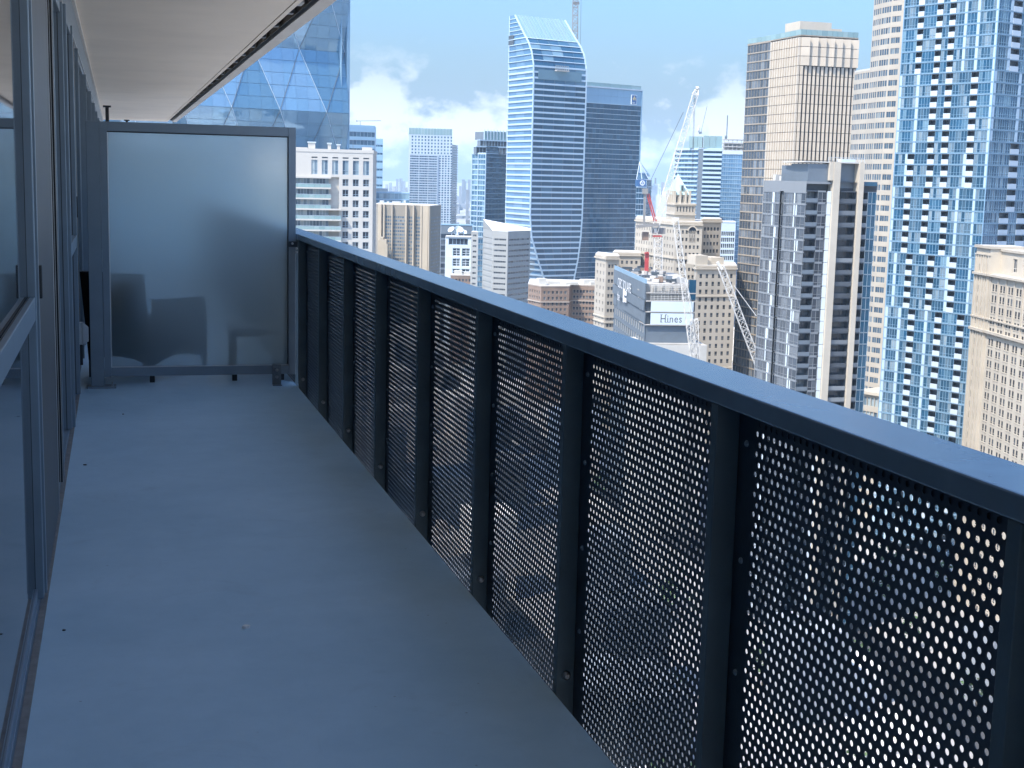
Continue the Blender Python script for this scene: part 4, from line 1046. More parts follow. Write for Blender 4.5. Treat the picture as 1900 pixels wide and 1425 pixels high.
# ---------- I. grey faceted office block with white sloping roof
def grey_block():
    D = 800
    P0, P1, P2, P3 = pl(896, 450, D+22), pl(914, 450, D), pl(942.5, 450, D-4), pl(984, 450, D+18)
    B = Building('grey_faceted_block', 'grey stone office block with ribbon windows and a white sloping roof', P1)
    zt = zz(914, 428, D)
    for k, (a, c, n) in enumerate(((P0, P1, 5), (P1, P2, 7), (P2, P3, 8))):
        f = Face(a, c, GROUND, zt); m = B.mb('wall'); z = zt-3.2
        wall_holes(m, f, z, zt, [], 0.3)
        while z-3.2 > GROUND:
            x0, x1 = (1.0, f.W-1.2)
            h = [(x0, x1, z-2.3, z-1.15)]; wall_holes(m, f, z-3.2, z, h, 0.4)
            B.piece('ribbon_window', win_mesh(x1-x0, 1.15, n, 1, 0.12, 0.1, 'grey_stone', 'glass_dark'), f.mw(x0, z-2.3, -0.25), (x1-x0, 1.15)); z -= 3.2
    bk = [P3+HF*34, P0+HF*30]
    shell(B, [P0, P1, P2, P3], 30, zt-0.3, coping=0, back=bk)
    r = B.mb('roof'); zb = zt+5.4
    top = [Vector((p.x, p.y, zt+0.05)) for p in (P1, P2, P3)]; bck = [Vector((p.x, p.y, z_)) for p, z_ in ((P3+HF*20, zt+0.6), (P0-HF*4, zt+6.0))]
    r.poly(top+bck)
    w = B.mb('wall'); pz = lambda p, z_: (p.x, p.y, z_)
    w.quad(pz(P0, zt), pz(P1, zt), pz(P1, zt+0.04), pz(P0-HF*4, zt+5.9))
    w.poly([pz(P0, zt), pz(P0-HF*4, zt+5.9), pz(P0+HF*12, zt+5.9), pz(P0+HF*12, zt)])
    # side wing on the left
    Q0, Q1 = pl(874, 450, D+26), pl(887, 450, D+24); f = Face(Q0, Q1, GROUND, zz(880, 432, D+24)); m = B.mb('wall')
    punched(B, f, 3.2, [f.W/2], f.W*0.5, 1.0, 1.2, 0.4, 2, 1, 0.1, 'grey_stone', 'glass_dark', wall='wall', part='ribbon_window')
    shell(B, [Q0, Q1], 16, f.z1, coping=0.5)
    f = Face(Q1, P0+HF*2, GROUND, zz(890, 442, D+24)); banded(B, f, 3.2, 0.5, 2, 0.1, 'glass_blue', 'mullion', 'steel_grey')
    B.finish({'wall': 'grey_stone', 'core': 'grey_stone', 'coping': ['grey_stone', 'roof_pale'], 'roof': 'roof_white'})
grey_block()

# ---------- J. brown brick warehouse
def brick_block():
    D = 720; P0, P1, P2, P3, P4 = pl(980, 540, D+14), pl(1004, 540, D), pl(1056, 540, D+4), pl(1060, 540, D+14), pl(1107, 540, D+12)
    B = Building('brown_brick_block', 'brown brick warehouse block with rows of small windows below the curved tower', P2)
    zt = zz(1030, 533, D)
    for a, c, n in ((P0, P1, 5), (P1, P2, 6), (P2, P3, 1), (P3, P4, 7)):
        f = Face(a, c, GROUND, zt); wall_holes(B.mb('wall'), f, zt-1.6, zt, [], .3)
        punched(B, f, 3.0, lin(0.8, f.W-0.8, n), 1.35, 0.7, 1.8, 0.3, 1, 2, 0.12, 'brick_trim', 'glass_dark', ztop=zt-1.6)
        f.box(B.mb('cornice'), 0, f.W, zt-8.2, zt-7.6, 0.4, 0)
    shell(B, [P0, P1, P2, P3, P4], 36, zt, coping=0.7)
    f = Face(P1, P2, GROUND, zt)
    for x0, x1, d0, d1, h in ((0, 4, 4, 9, 3.4), (6, 12, 6, 12, 1.8), (15, 22, 5, 11, 1.4), (26, 40, 8, 16, 2.4), (29, 32, 5, 8, 1.5)):
        roof_box(B, f, x0, x1, d0, d1, zt+0.7, zt+0.7+h)
    B.finish({'wall': 'brown_brick', 'cornice': 'brick_trim', 'core': 'brown_brick', 'coping': ['brick_trim', 'roof_pale'], 'plant_room': 'roof_pale'})
brick_block()

# ---------- K. chateau hotel with copper pyramid roof
def chateau():
    D = 650
    B = Building('chateau_hotel', 'cream stone chateau hotel with a green copper pyramid roof', pl(1255, 430, D))
    def block(x0, xm, x1, ytop, Dl, Dm, Dr, depth, ncl, ncr, fh=3.45, ww=1.25, wh=1.75, cornice=(), matl='wall', matr='wall', copy=True):
        P = [pl(x0, 450, Dl), pl(xm, 450, Dm), pl(x1, 450, Dr)]
        zt = zz(xm, ytop, Dm)
        out = []
        for a, c, n in ((P[0], P[1], ncl), (P[1], P[2], ncr)):
            if (a-c).length < 0.5: continue
            f = Face(a, c, GROUND, zt); wall_holes(B.mb('wall'), f, zt-2.2, zt, [], 0.3)
            punched(B, f, fh, lin(0.9, f.W-0.9, n), ww, 0.8, wh, 0.13, 1, 2, 0.08, 'cream_stone', 'glass_dull', ztop=zt-2.2)
            f.box(B.mb('cornice'), -0.3, f.W+0.3, zt-0.9, zt-0.2, 0.7, 0)
            for q in cornice: f.box(B.mb('cornice'), 0, f.W, zt-q, zt-q+0.6, 0.5, 0)
            out.append(f)
        shell(B, P, depth, zt, coping=0.9); return out, zt
    # left wing, link, main tower (bright left side, front), upper right block, near right wing
    block(1106, 1126, 1150, 478, 655, 640, 642, 20, 3, 3, cornice=(28.0, 30.5))
    block(1138, 1139, 1190, 471, 668, 667, 668, 20, 0, 5)
    fs, zt = block(1178, 1252, 1302, 414, 690, 640, 641, 40, 15, 6, ww=1.1, cornice=(16.5, 33))
    f = fs[1]
    # tall arched window on the front
    a0, a1 = f.W*0.50, f.W*0.76; zb_, zt_ = zz(1275, 448, 640), zz(1275, 428, 640)
    for x in lin(a0, a1, 3):
        B.piece('arched_window', win_mesh((a1-a0)/3-0.5, zt_-zb_, 1, 3, 0.15, 0.12, 'cream_stone', 'glass_dark'), f.mw(x-(a1-a0)/6+0.25, zb_, 0.25), (1, 6))
    m = B.mb('cornice'); n = 10; c = f.p((a0+a1)/2, zt_, 0.5); r = (a1-a0)/2+0.4
    for k in range(n):
        q0, q1 = math.pi*k/n, math.pi*(k+1)/n
        m.bar(c+f.u*r*math.cos(q0)+UP*r*math.sin(q0), c+f.u*r*math.cos(q1)+UP*r*math.sin(q1), 0.6, 0.6)
    B.mb('arch_glass').poly([f.p((a0+a1)/2+(r-.3)*math.cos(math.pi*k/10), zt_+(r-.3)*math.sin(math.pi*k/10), 0.3) for k in range(11)][::1])
    block(1300, 1301, 1337, 409, 652, 651, 656, 22, 0, 5, cornice=(20.0,))
    block(1290, 1294, 1369, 496, 612, 606, 612, 26, 0, 6, ww=1.35, wh=2.0, cornice=(13.0, 45.0))
    # rooftop rooms on the near wing
    f2 = Face(pl(1294, 450, 606), pl(1363, 450, 612), GROUND, 0); z2 = zz(1294, 496, 606)+0.9
    roof_box(B, f2, 0.5, 6.5, 2, 10, z2, z2+4.2, 'roof_room'); roof_box(B, f2, 9, 15.5, 4, 14, z2, z2+3.2, 'roof_room'); roof_box(B, f2, 7, 8.5, 3, 5, z2, z2+2, 'roof_room')
    # pavilion under the copper roof
    P = [pl(1236, 400, 668), pl(1252, 400, 648), pl(1290, 400, 650)]; z1 = zz(1252, 379, 648)
    for a, c in zip(P, P[1:]):
        f = Face(a, c, zt-1, z1); wall_holes(B.mb('wall'), f, zt-1, z1-4.2, [], .3)
        n = max(3, int(f.W/1.5)); hl = [(x-0.3, x+0.3, z1-3.4, z1-1.0) for x in lin(0.5, f.W-0.5, n)]; wall_holes(B.mb('wall'), f, z1-4.2, z1, hl, 0.5)
        for h in hl: B.piece('slot', box_mesh(0.6, 0.1, 2.4, 'mullion_dark'), f.mw(h[0], h[2], -0.4), (0.6, 2.4))
        f.box(B.mb('cornice'), -0.2, f.W+0.2, z1-4.9, z1-4.3, 0.6, 0); f.box(B.mb('cornice'), -0.2, f.W+0.2, z1-0.4, z1+0.3, 0.5, 0)
    shell(B, P, 13, z1, coping=0.4, z0=zt-1)
    P = [pl(1240, 380, 664), pl(1251, 380, 652), pl(1279, 380, 653)]; z3 = zz(1251, 361, 652)
    pts = P+[P[2]+HF*12, P[0]+HF*12]
    for a, c in zip(P, P[1:]):
        f = Face(a, c, z1, z3); n = 5 if f.W > 6 else 3
        hl = [(x-0.42, x+0.42, z1+1.0, z3-0.8) for x in lin(0.6, f.W-0.6, n)]; wall_holes(B.mb('wall'), f, z1, z3, hl, 0.6)
        for h in hl: B.piece('louvre', box_mesh(0.84, 0.1, z3-z1-1.8, 'mullion_dark'), f.mw(h[0], h[2], -0.45), (0.84, 3))
        for x in (0.0, f.W*0.36, f.W*0.72, f.W):
            f.box(B.mb('buttress'), x-0.5, x+0.5, z1, z3+1.9, 0.7, 0.2)
    B.mb('core').prism([(p.x, p.y) for p in [P[0]+HF*1, P[1]+HF*1, P[2]+HF*1]+[P[2]+HF*12, P[0]+HF*12]], z1, z3)
    cen = sum(pts, Vector())/5; ap = Vector((cen.x, cen.y, zz(1262, 322, 658)))
    ex = [p+(p-cen).normalized()*0.5 for p in pts]; r = B.mb('copper_roof')
    for a, c in zip(ex, ex[1:]+ex[:1]): r.poly([(a.x, a.y, z3), (c.x, c.y, z3), tuple(ap)])
    # dormer
    f = Face(ex[1], ex[2], z3, z3+5); dm = B.mb('dormer'); f.box(dm, f.W*0.42, f.W*0.62, z3+2.0, z3+4.6, -1.2, 4); f.box(B.mb('dormer_opening'), f.W*0.46, f.W*0.58, z3+2.3, z3+4.2, -1.1, 1.3)
    m = MB(); m.tube(ap, ap+UP*7, 0.18, 0.05, 6); m.build('finial', 'copper_green', B.root)
    B.finish({'wall': 'cream_stone_b', 'core': 'cream_stone_b', 'coping': ['cream_stone', 'roof_pale'], 'cornice': 'cream_stone', 'arch_glass': 'glass_dark', 'roof_room': 'cream_stone', 'buttress': 'cream_stone', 'copper_roof': 'copper_green', 'dormer': 'copper_green', 'dormer_opening': 'mullion_dark'})
chateau()

# ---------- L. tower under construction with hoarding and banners
def construction():
    A = pl(1141, 513, 520); C = pl(1198.6, 560, 450); E_ = pl(1290, 560, 452)
    B = Building('construction_block', 'concrete block under construction with grey hoarding and white banners', C)
    zt = zz(1198.6, 526, 450); f = Face(A, C, GROUND, zt); g = Face(C, E_, GROUND, zt); W = f.W
    zy = lambda y: zz(1198.6, y, 450)
    # hoarding panels on the long left side, in three tiers
    for (y0, y1, o) in ((525.5, 556, 0.5), (557, 576.5, 0.75), (577.5, 599.5, 0.3)):
        z1, z0 = zy(y0), zy(y1); n = 9
        for i in range(n):
            if y0 > 577 and i in (1, 2): continue
            B.piece('hoarding_panel', box_mesh(W/n-0.10, 0.35, z1-z0-0.12, 'hoarding'), f.mw(W*i/n+0.05, z0, o), (W/n, z1-z0))
    # lower storeys of the left side, windows between concrete piers
    zl = zy(599.5); punched(B, f, 4.2, lin(2, W-2, 14), 2.6, 0.6, 2.6, 0.5, 2, 1, 0.1, 'steel_grey', 'glass_blue', ztop=zl)
    m = B.mb('wall'); wall_holes(m, f, zl, zt-0.1, [], 0.3)
    # open floors on the right side
    zo0, zo1 = zy(557.5), zy(527)
    for z in (zo0, zo0+(zo1-zo0)*0.5): g.box(B.mb('slab'), 0, g.W, z-0.35, z, 0.4, 14)
    for i in range(7):
        x = g.W*i/6; g.box(B.mb('column'), max(0, x-0.35), min(g.W, x+0.35), zo0, zo1, -0.4, 1.2)
    g.box(B.mb('formwork'), 1.6, g.W*0.80, zo0+0.2, zo1-0.6, -0.9, 1.4)
    for k in range(9): g.box(B.mb('scaffold'), 1.5, g.W*0.82, zo0+0.1+k*(zo1-zo0)/9, zo0+0.25+k*(zo1-zo0)/9, 0.1, 0.1)
    for k in range(12): g.box(B.mb('scaffold'), 1.5+k*g.W*0.07, 1.62+k*g.W*0.07, zo0, zo1-0.4, 0.2, -0.05)
    g.box(B.mb('corner_glass'), g.W*0.86, g.W, zo0+0.4, zo1+1.6, 0.25, 1.5)
    for (ya, yb, nm) in ((559, 577.5, 'banner'), (580.5, 601.5, 'banner')):
        B.piece(nm, box_mesh(g.W*0.86, 0.25, zy(ya)-zy(yb), 'banner'), g.mw(g.W*0.10, zy(yb), 0.5), (g.W*.9, 4))
        g.box(B.mb('slab'), 0, g.W, zy(yb)-0.30, zy(yb)-0.05, 0.6, 10)
    wall_holes(B.mb('recess'), Face(g.p(0, 0, -0.6), g.p(g.W, 0, -0.6)), zy(603), zo0-0.4, [], 0.3)
    zq = zy(604); wall_holes(B.mb('cladding_panel'), Face(g.p(0, 0, -0.3), g.p(g.W, 0, -0.3)), zy(636), zq, [], 0.3)
    g.box(B.mb('slab'), -1, g.W+2, zy(638), zy(636), 2.0, 4); g.box(B.mb('podium'), -1, g.W+4, GROUND, zy(638.2), 2.2, 20)
    shell(B, [A, C, E_], 30, zt-0.2, coping=0, inset=1.6, back=[E_+HF*55, A+HF*6+HR*8])
    # messy roof deck: edge beams, formwork boxes, rebar
    d = f.u
    random.seed(3)
    for k in range(46):
        p = C-f.u*random.uniform(4, W-6)+g.u*random.uniform(1, 13); w, l, h = random.uniform(.5, 2.4), random.uniform(.5, 4), random.uniform(.3, 1.8)
        mm = MB(); mm.box(-w/2, w/2, -l/2, l/2, 0, h)
        B.parts.setdefault('roof_clutter', []).append((project((p.x, p.y, zt))[1] < rail_y(project((p.x, p.y, zt))[0]), 20, mm.mesh('roof_clutter', [random.choice(['concrete', 'steel_grey', 'brown_brick', 'roof_pale', 'mullion_dark'])]), Matrix.Translation((p.x, p.y, zt)) @ Matrix.Rotation(random.uniform(0, 3), 4, 'Z')))
    f.box(B.mb('parapet_glass'), 0, W, zt-0.1, zt+1.4, 0.3, 0.0)
    # lettering
    o = obj('hoarding_letters', text_mesh('CIBC SQUARE', 4.3, 'sign_white', spacing=1.0), B.root); zl_ = zz(1152, 529, 506); o.matrix_basis = f.mw(W*0.19, zl_-0.6, 0.9) @ Matrix.Rotation(math.pi/2, 4, 'X') @ Matrix.Diagonal((1.15, 1.15, 1, 1))
    o = obj('hoarding_letters', text_mesh('the', 4.6, 'sign_white'), B.root); o.matrix_basis = f.mw(W*0.21, zz(1153, 556, 505), 1.15) @ Matrix.Rotation(math.pi/2, 4, 'X')
    mm = MB(); zl_ = zz(1165, 560, 492); x = W*0.40
    f.box(mm, x, x+2.4, zl_, zl_+4.6, 1.1, -1.0); f.box(mm, x+3.2, x+7.6, zl_+2.7, zl_+4.2, 1.1, -1.0); f.box(mm, x+3.2, x+7.6, zl_+0.3, zl_+1.8, 1.1, -1.0); mm.build('hoarding_mark', 'sign_white', B.root)
    o = obj('banner_letters', text_mesh('Hines', 3.55, 'sign_dark', spacing=1.12), B.root); o.matrix_basis = g.mw(g.W*0.29, zy(597.5), 0.52) @ Matrix.Rotation(math.pi/2, 4, 'X') @ Matrix.Diagonal((0.82, 1, 1, 1))
    # serifs of the lettering
    mm = MB(); x0 = g.W*0.29
    for x, z in ((0.12, 0), (0.12, 2.45), (1.62, 0), (1.62, 2.45), (2.62, 0)): g.box(mm, x0+x, x0+x+0.72, zy(597.5)+z, zy(597.5)+z+0.14, 0.54, -0.52)
    mm.build('letter_serifs', 'sign_dark', B.root)
    B.finish({'wall': 'hoarding', 'core': 'concrete', 'slab': 'concrete', 'column': 'concrete', 'formwork': 'concrete', 'scaffold': 'roof_pale', 'corner_glass': 'glass_deep', 'recess': 'mullion_dark', 'cladding_panel': 'hoarding', 'podium': 'roof_pale', 'parapet_glass': 'band_blue'})
construction()

# ---------- cranes
def luffing_crane():
    D = 500
    c = thing('luffing_crane', 'white luffing crane with a red and grey jib frame above the construction block', 'crane', pl(1222, 560, D))
    P = lambda x, y, d=D: at_depth(x, y, d)
    m = MB(); lattice(m, P(1222, 640), P(1221, 441), 2.8, 2.8, 24, 0.14); m.build('mast', 'crane_white', c)
    m = MB(); lattice(m, P(1213, 433), P(1290, 176), 2.3, 1.9, 24, 0.12); m.build('jib', 'crane_white', c)
    m = MB(); lattice(m, P(1290, 176), P(1293, 166), 2.0, 0.8, 2, 0.22); m.tube(P(1292, 165), P(1297, 163), 0.9, 0.5, 8); m.build('jib_head', 'crane_white', c)
    m = MB(); m.bar(P(1181, 420), P(1222, 417), 3.2, 1.0); m.bar(P(1183, 414), P(1216, 411), 0.2); 
    for k in range(8): m.bar(P(1183+4*k, 419), P(1183+4*k, 413), 0.15)
    m.build('counter_deck', 'crane_grey', c)
    m = MB(); m.obox(P(1192, 446), HR*2.2, HF*2.4, UP*3.0); m.build('counterweight', 'brown_brick', c)
    m = MB(); m.bar(P(1195, 416), P(1196.5, 352), 0.8, 0.8); m.bar(P(1195, 416, D+2.4), P(1196.5, 352, D+2.4), 0.8, 0.8); m.bar(P(1192, 355), P(1202, 355), 1.6, 2.0); m.build('frame_post', 'crane_grey', c)
    m = MB()
    for o in (0, 3.6): m.bar(P(1200+o, 359), P(1214+o, 411), 0.45, 0.45)
    m.build('frame_strut', 'crane_red', c)
    m = MB(); m.obox(P(1211, 434), HR*4.6, HF*3, UP*2.2); m.build('slewing_platform', 'crane_grey', c)
    m = MB(); m.obox(P(1213, 432, D-0.6), HR*1.1, HF*1.4, UP*1.9); m.build('cab', 'crane_white', c)
    m = MB(); m.bar(P(1211, 438), P(1227, 438), 3.0, 0.5); m.build('ring_gantry', 'crane_red', c)
    m = MB(); m.tube(P(1200, 350), P(1268, 208), 0.09, n=5); m.tube(P(1290, 176), P(1285, 330), 0.06, n=5); m.tube(P(1288, 180), P(1283.5, 330), 0.06, n=5); m.build('rope', 'cable', c)
    c = thing('red_placing_mast', 'red concrete placing mast standing on the construction block', 'mast', pl(1198, 520, 492))
    m = MB(); q = at_depth(1195.3, 523, 492); m.obox(q, HR*1.35, HF*1.3, UP*(zz(1198, 468, 492)-q.z)); m.build('column', 'crane_red', c)
    m = MB(); m.bar(at_depth(1201.5, 505, 491.5), at_depth(1203.5, 478, 491.5), 0.25); m.bar(at_depth(1195.5, 470, 491.5), at_depth(1202, 468, 491.5), 0.5, 0.4); m.build('bracket', 'crane_red', c)
    D2 = 430; P = lambda x, y, d=D2: at_depth(x, y, d)
    c = thing('lattice_boom_crane', 'white lattice boom crane standing in front of the banners', 'crane', pl(1289, 700, D2))
    m = MB(); lattice(m, P(1289, 675), P(1253, 405), 2.1, 1.6, 26, 0.105); m.build('boom', 'crane_white', c)
    m = MB(); m.obox(P(1249.5, 409), HR*1.7, HF*1.0, UP*0.9); m.build('boom_head', 'crane_white', c)
    m = MB(); m.tube(P(1264, 480), P(1284, 566), 0.13, n=5); m.tube(P(1284, 566), P(1291, 620), 0.10, n=5); m.build('pendant', 'crane_white', c)
    m = MB(); lattice(m, P(1284, 672), P(1284.5, 594), 1.0, 1.0, 10, 0.14); lattice(m, P(1294, 672), P(1292, 594), 1.0, 1.0, 10, 0.14); m.bar(P(1283, 594), P(1295, 592), 0.5); m.build('gantry_mast', 'crane_white', c)
    m = MB(); m.obox(P(1279, 700), HR*5, HF*5, UP*4); m.obox(P(1277, 720), HR*6, HF*6, UP*2.6); m.build('machine_house', 'crane_grey', c)
    m = MB(); m.obox(Vector((P(1277, 720).x, P(1277, 720).y, GROUND)), HR*3, HF*3, UP*(P(1277, 720).z-GROUND)); m.build('support_tower', 'crane_grey', c)
    c = thing('slanting_boom', 'white lattice boom slanting down beside the grey balcony tower', 'crane', pl(1405, 700, D2))
    m = MB(); lattice(m, P(1412, 690), P(1337, 494), 2.0, 1.9, 20, 0.105); m.bar(P(1340, 500), P(1331, 486), 1.0, 0.8); m.build('boom', 'crane_white', c)
    m = MB(); m.tube(P(1362, 530), P(1403, 586), 0.13, n=5); m.build('pendant', 'crane_white', c)
    m = MB(); m.obox(Vector((P(1410, 690).x, P(1410, 690).y, GROUND)), HR*3, HF*3, UP*(P(1410, 690).z-GROUND)); m.build('support_tower', 'crane_grey', c)
    # small cranes far off
    c = thing('tower_crane', 'tiny dark tower crane on the roof of the hazy blue offices', 'crane', pl(668, 300, 1470)); P = lambda x, y, d=1480: at_depth(x, y, d)
    m = MB(); m.bar(P(668.5, 234), P(668.5, 224), 0.5); m.build('mast', 'steel_grey', c); m = MB(); m.bar(P(662, 224.5), P(707, 224), 0.5, 0.6); m.obox(P(661, 226), HR*1, HF*1, UP*1.6); m.build('jib', 'steel_grey', c)
    c = thing('thin_crane', 'thin dark crane mast on the unfinished concrete tower', 'crane', pl(1347, 300, 1310)); P = lambda x, y, d=1320: at_depth(x, y, d)
    m = MB(); m.bar(P(1348, 260), P(1350, 214), 0.9); m.obox(P(1345, 258), HR*2.2, HF*2, UP*2.4); m.bar(P(1344.5, 252), P(1349.5, 253), 0.5); m.build('mast', 'steel_grey', c)
    c = thing('roof_davit', 'small white crane on the striped blue tower', 'crane', pl(1299, 300, 1100)); P = lambda x, y, d=1112: at_depth(x, y, d)
    m = MB(); m.obox(P(1294.5, 247), HR*1.6, HF*1.2, UP*4.5); m.tube(P(1296, 242), P(1297, 232), 1.1, 0.2, 6); m.build('post', 'crane_white', c); m = MB(); m.bar(P(1300, 248), P(1312, 197), 0.3); m.bar(P(1297, 247), P(1302, 246), 1.6); m.build('jib', 'steel_grey', c)
luffing_crane()

# ---------- M. towers right of the bank tower
def right_far():
    D = 1080; A = pl(1250, 340, D+30); M1 = pl(1294, 340, D+6); M2 = pl(1303, 340, D+4); Bp = pl(1337.5, 340, D)
    B = Building('striped_blue_tower', 'blue tower with close white balcony stripes and a pale green crown', M1)
    zt = zz(1320, 276, D); f1 = Face(A, M1, GROUND, zt); fm = Face(M1, M2, GROUND, zt); f2 = Face(M2, Bp, GROUND, zt)
    banded(B, f1, 3.5, 1.15, 7, 0.8, 'glass_blue', 'mullion', 'band_white'); banded(B, f2, 3.5, 1.7, 3, 1.6, 'glass_deep', 'mullion_dark', 'band_white')
    wall_holes(B.mb('spine'), fm, GROUND, zt+1, [], 0.2)
    shell(B, [A, M1, M2, Bp], 26, zt, coping=0.5)
    for a, c, y, n in ((pl(1278, 270, D+12), pl(1303, 270, D+8), 253, 3), (pl(1305, 270, D+3), pl(1340, 270, D+3), 252, 3)):
        f = Face(a, c, zt+0.5, zz(1320, y, D))
        for i in range(n): B.piece('crown_panel', box_mesh(f.W/n-0.2, 0.4, f.z1-f.z0, 'glass_green'), f.mw(f.W*i/n, f.z0, 0), (f.W/n, 8))
        f.box(B.mb('crown_core'), 0.3, f.W-0.3, f.z0, f.z1-0.6, -0.8, 14)
    B.finish({'core': 'steel_grey', 'coping': ['band_white', 'roof_pale'], 'spine': 'hoarding', 'crown_core': 'cool_white'})
    D = 1150; A = pl(1336, 345, D); Bp = pl(1376, 345, D-4)
    B = Building('blue_grid_tower', 'sky blue gridded glass tower with a white top band', (A+Bp)/2)
    zt = zz(1356, 281, D); f = Face(A, Bp, GROUND, zt); banded(B, f, 3.4, 0.4, 9, 0.2, 'glass_sky', 'mullion', 'band_blue', ztop=zt-2.5, fr=0.2)
    f.box(B.mb('top_band'), 0, f.W, zt-2.4, zt+0.6, 0.5, 2); shell(B, [A, Bp], 22, zt, coping=0); B.finish({'core': 'steel_grey', 'top_band': 'cool_white'})
    D = 1300; A = pl(1340, 345, D); Bp = pl(1380, 345, D)
    B = Building('unfinished_concrete_tower', 'bare concrete tower frame rising behind the gridded glass tower', (A+Bp)/2)
    zt = zz(1356, 258, D); f = Face(A, Bp, GROUND, zt)
    for k in range(7):
        z = zt-3.3*k; B.piece('floor_slab', box_mesh(f.W, 14, 0.8, 'concrete'), f.mw(0, z-0.8, 0), (f.W, 3))
        for i in range(6): f.box(B.mb('column'), f.W*i/5-0.3, f.W*i/5+0.3, z-3.3, z-0.8, -0.6, 1.2)
    f.box(B.mb('core'), 1, f.W-1, GROUND, zt-3, -5, 12); B.finish({'column': 'concrete', 'core': 'concrete'})
    # slim glass tower with the round emblem
    D = 900; A = pl(1181, 338, D); Bp = pl(1200, 338, D+2); Cp = pl(1209, 338, D+12)
    B = Building('emblem_tower', 'slim glass tower with a round white emblem and a wire frame top', A)
    zt = zz(1190, 347, D); f = Face(A, Bp, GROUND, zt); banded(B, f, 3.6, 0.4, 4, 0.2, 'glass_deep', 'mullion', 'band_white')
    g = Face(Bp, Cp, GROUND, zz(1205, 334, D)); banded(B, g, 3.6, 0.5, 3, 0.15, 'glass_deep', 'mullion_dark', 'hoarding')
    shell(B, [A, Bp, Cp], 14, zt, coping=0.4)
    z2 = zz(1190, 333, D); f.box(B.mb('sign_box'), f.W*0.14, f.W*0.92, zt+0.4, z2, 0.4, 5)
    m = MB(); c = f.p(f.W*0.56, (zt+z2)/2+0.2, 0.45); n = 20
    m.poly([c+f.u*1.75*math.cos(6.2832*k/n)+UP*1.75*math.sin(6.2832*k/n) for k in range(n)]); em = m.build('round_emblem', 'sign_white', B.root)
    m = MB(); c2 = c+f.n*0.06
    for k in range(3):
        a_, b_ = math.pi/2+2.094*k, math.pi/2+2.094*(k+1); m.bar(c2+f.u*1.15*math.cos(a_)+UP*1.15*math.sin(a_), c2+f.u*1.15*math.cos(b_)+UP*1.15*math.sin(b_), 0.34, 0.1, up=f.n)
    m.build('emblem_triangle', 'sign_blue', em)
    m = MB(); ap = at_depth(1187, 300, D+5)
    for x, y, d in ((1181, 333, 0), (1191, 333, -1), (1200, 327, 8), (1206, 327, 12), (1182, 327, 10), (1204, 333, 2)): m.bar(ap, at_depth(x, y, D+d), 0.35)
    m.bar(at_depth(1181, 333, D), at_depth(1206, 333, D+4), 0.4); m.bar(at_depth(1183, 320, D+2), at_depth(1199, 320, D+8), 0.25); m.build('wire_frame', 'cool_white', B.root)
    m = MB(); q = at_depth(1183, 333, D+9); m.obox(q, HR*7, HF*4, UP*4.2); m.build('roof_glass', 'glass_sky', B.root)
    B.finish({'core': 'steel_grey', 'coping': ['band_white', 'roof_pale'], 'sign_box': 'sign_blue'})
    D = 800; A = pl(1330, 440, D); Bp = pl(1364, 440, D+2)
    B = Building('white_grid_office', 'white office block with a dark window grid beside the chateau hotel', (A+Bp)/2)
    zt = zz(1350, 413, D); f = Face(A, Bp, GROUND, zt); wall_holes(B.mb('wall'), f, zt-4.6, zt, [], .3)
    punched(B, f, 3.5, lin(0.3, f.W-0.3, 9), 0.95, 0.5, 2.4, 0.5, 1, 1, 0.0, 'mullion_dark', 'glass_dark', ztop=zt-4.6); shell(B, [A, Bp], 20, zt, coping=0.6)
    B.finish({'wall': 'panel_white', 'core': 'panel_white', 'coping': ['panel_white', 'roof_pale']})
    # white rooftop blocks behind the crane
    D = 980; A = pl(1207, 370, D); Bp = pl(1240, 370, D)
    B = Building('white_plant_block', 'white rooftop plant block behind the crane jib', (A+Bp)/2); f = Face(A, Bp, GROUND, zz(1220, 362, D))
    f.box(B.mb('wall'), 0, f.W, GROUND, f.z1, 0, 14)
    for x0, x1, y in ((0, 4, 345), (4.5, 7, 350), (8, 12, 355), (2, 6, 341)): f.box(B.mb('vent_hood'), x0, x1, f.z1, zz(1215, y, D), -1-x0*0.2, 6)
    B.finish({'wall': 'panel_white', 'vent_hood': 'panel_white'})
right_far()

